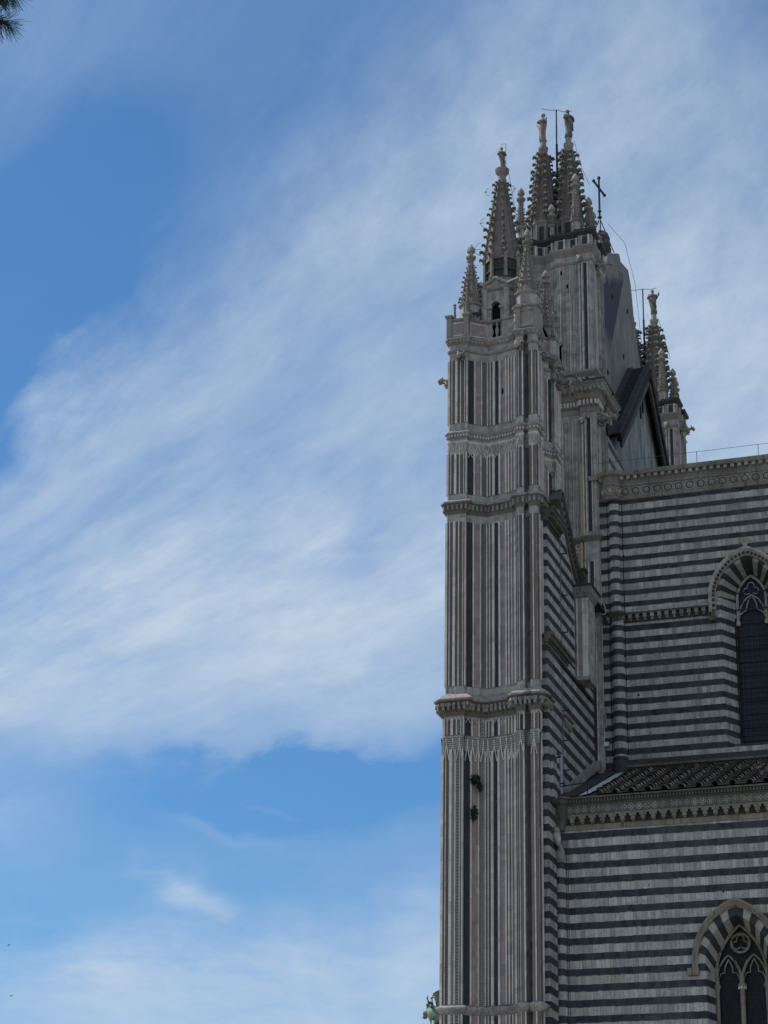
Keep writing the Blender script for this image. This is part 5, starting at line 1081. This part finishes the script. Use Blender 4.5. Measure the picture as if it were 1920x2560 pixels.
def pigeon(loc, rot, label):
    mb = MB(); mb.tube([(.16, 0, .05), (.08, 0, .09), (-.04, 0, .13), (-.10, 0, .20)], [.012, .055, .065, .035], 8, 'pigeon'); mb.blob((-.115, 0, .23), .035, .032, .034, 'pigeon'); mb.tube([(-.14, 0, .23), (-.17, 0, .22)], [.012, .003], 5, 'bird_dark')
    mb.tube([(.13, .055, .08), (0, .065, .13), (-.06, .05, .14)], [.008, .035, .02], 5, 'bird_dark'); mb.tube([(.13, -.055, .08), (0, -.065, .13), (-.06, -.05, .14)], [.008, .035, .02], 5, 'bird_dark')
    for s_ in (-1, 1): mb.tube([(-.01, .025 * s_, .08), (-.02, .025 * s_, 0)], .008, 4, 'bird_dark')
    o = mb.build('pigeon', None, origin=(0, 0, 0), smooth=True); o.location = loc; o.rotation_euler = (0, 0, rot); return tag(o, label, 'bird', 'pigeons on the parapet')
pigeon((-19.36, 64.12, 36.97), .4, 'dark pigeon on the tower parapet, left of the pair'); pigeon((-19.22, 64.15, 36.97), 2.2, 'dark pigeon on the tower parapet, right of the pair')
def swift(loc, rot, label, s_=1.0):
    mb = MB(); mb.tube([(-.09, 0, 0), (-.06, 0, 0), (0, 0, 0), (.06, 0, 0), (.12, 0, 0)], [.012, .025, .028, .018, .006], 7, 'bird_dark')
    for q in (-1, 1):
        for z in (0, .006): mb.face([(-.04, .02 * q, z), (-.03, .12 * q, .02 + z), (.07, .30 * q, z), (.02, .12 * q, .015 + z), (.03, .02 * q, z)], 'bird_dark')
        mb.face([(.10, 0, 0), (.19, .04 * q, .002), (.12, .01 * q, 0)], 'bird_dark')
    o = mb.build('flying_bird', None, origin=(0, 0, 0)); o.location = loc; o.rotation_euler = rot; o.scale = (s_, s_, s_); return tag(o, label, 'bird', 'birds far off in the sky')
swift((-58.82, 106.55, 25.63), (.9, .8, .3), 'tiny dark speck of a bird with folded wings, upper one at left edge', .55); swift((-59.0, 107.63, 23.06), (.5, .1, .1), 'tiny dark bird with spread wings, lower one at left edge', .8)

# ------------------------------------------------------------------ pine at the left edge, close to the camera
pt = empty('pine_tree', (-7.6, 6.4, 0.0), 'dark pine twigs with long needles hanging in at the top left', 'tree')
tk = MB(); tk.tube([(-7.6, 6.4, 0), (-7.55, 6.45, 3), (-7.6, 6.4, 6.2), (-7.5, 6.5, 9.5), (-7.55, 6.45, 12.5)], [.28, .24, .20, .15, .06], 12, 'bark'); tk.build('trunk', pt)
lm = MB()
TW = [((-4.885, 8.04, 8.085), (1, .35, -.15), 26), ((-4.93, 8.03, 8.225), (1, .3, -.25), 22), ((-4.86, 8.02, 8.235), (1, .3, -.6), 20), ((-5.02, 8.0, 8.15), (.9, .4, -.1), 24)]
lm.tube([(-7.52, 6.48, 8.6), (-6.6, 7.1, 8.55), (-5.8, 7.6, 8.35), (-5.3, 7.85, 8.22)], [.09, .06, .035, .016], 8, 'bark')
for p, d, n in TW: lm.tube([(-5.6, 7.7, 8.29), (-5.2, 7.9, p[2] + .03), p], [.015, .011, .008], 6, 'bark')
lm.build('limb', pt)
def needles(c, d, n, seed, L=.125):
    R_ = random.Random(seed); mb = MB(); d = Vector(d).normalized(); c = Vector(c)
    for k in range(n * 7):
        o_ = c - d * R_.uniform(0, .10); v = (d * R_.uniform(.15, 1) + Vector((R_.uniform(-.8, .8), R_.uniform(-.8, .8), R_.uniform(-1.3, .35)))).normalized()
        l_ = L * R_.uniform(.7, 1.05); e = o_ + v * l_; mid = o_ + v * l_ * .55 + Vector((0, 0, .004))
        mb.tube([o_, mid, e - Vector((0, 0, .004))], [.0011, .0011, .0005], 3, 'needle', False)
    return mb
for i, (p, d, n) in enumerate(TW): needles(p, d, n, i + 11).build('needle_tuft', pt, fixn=False)
R_ = random.Random(5)
for k in range(26):                                                    # the rest of the crown, out of the picture to the left
    c = (-7.55 + R_.uniform(-2.2, 1.5), 6.4 + R_.uniform(-1.8, 1.4), R_.uniform(8.2, 13)); needles(c, (R_.uniform(-1, 1), R_.uniform(-1, 1), .3), 18, 40 + k, .22).build('needle_tuft', pt, fixn=False)
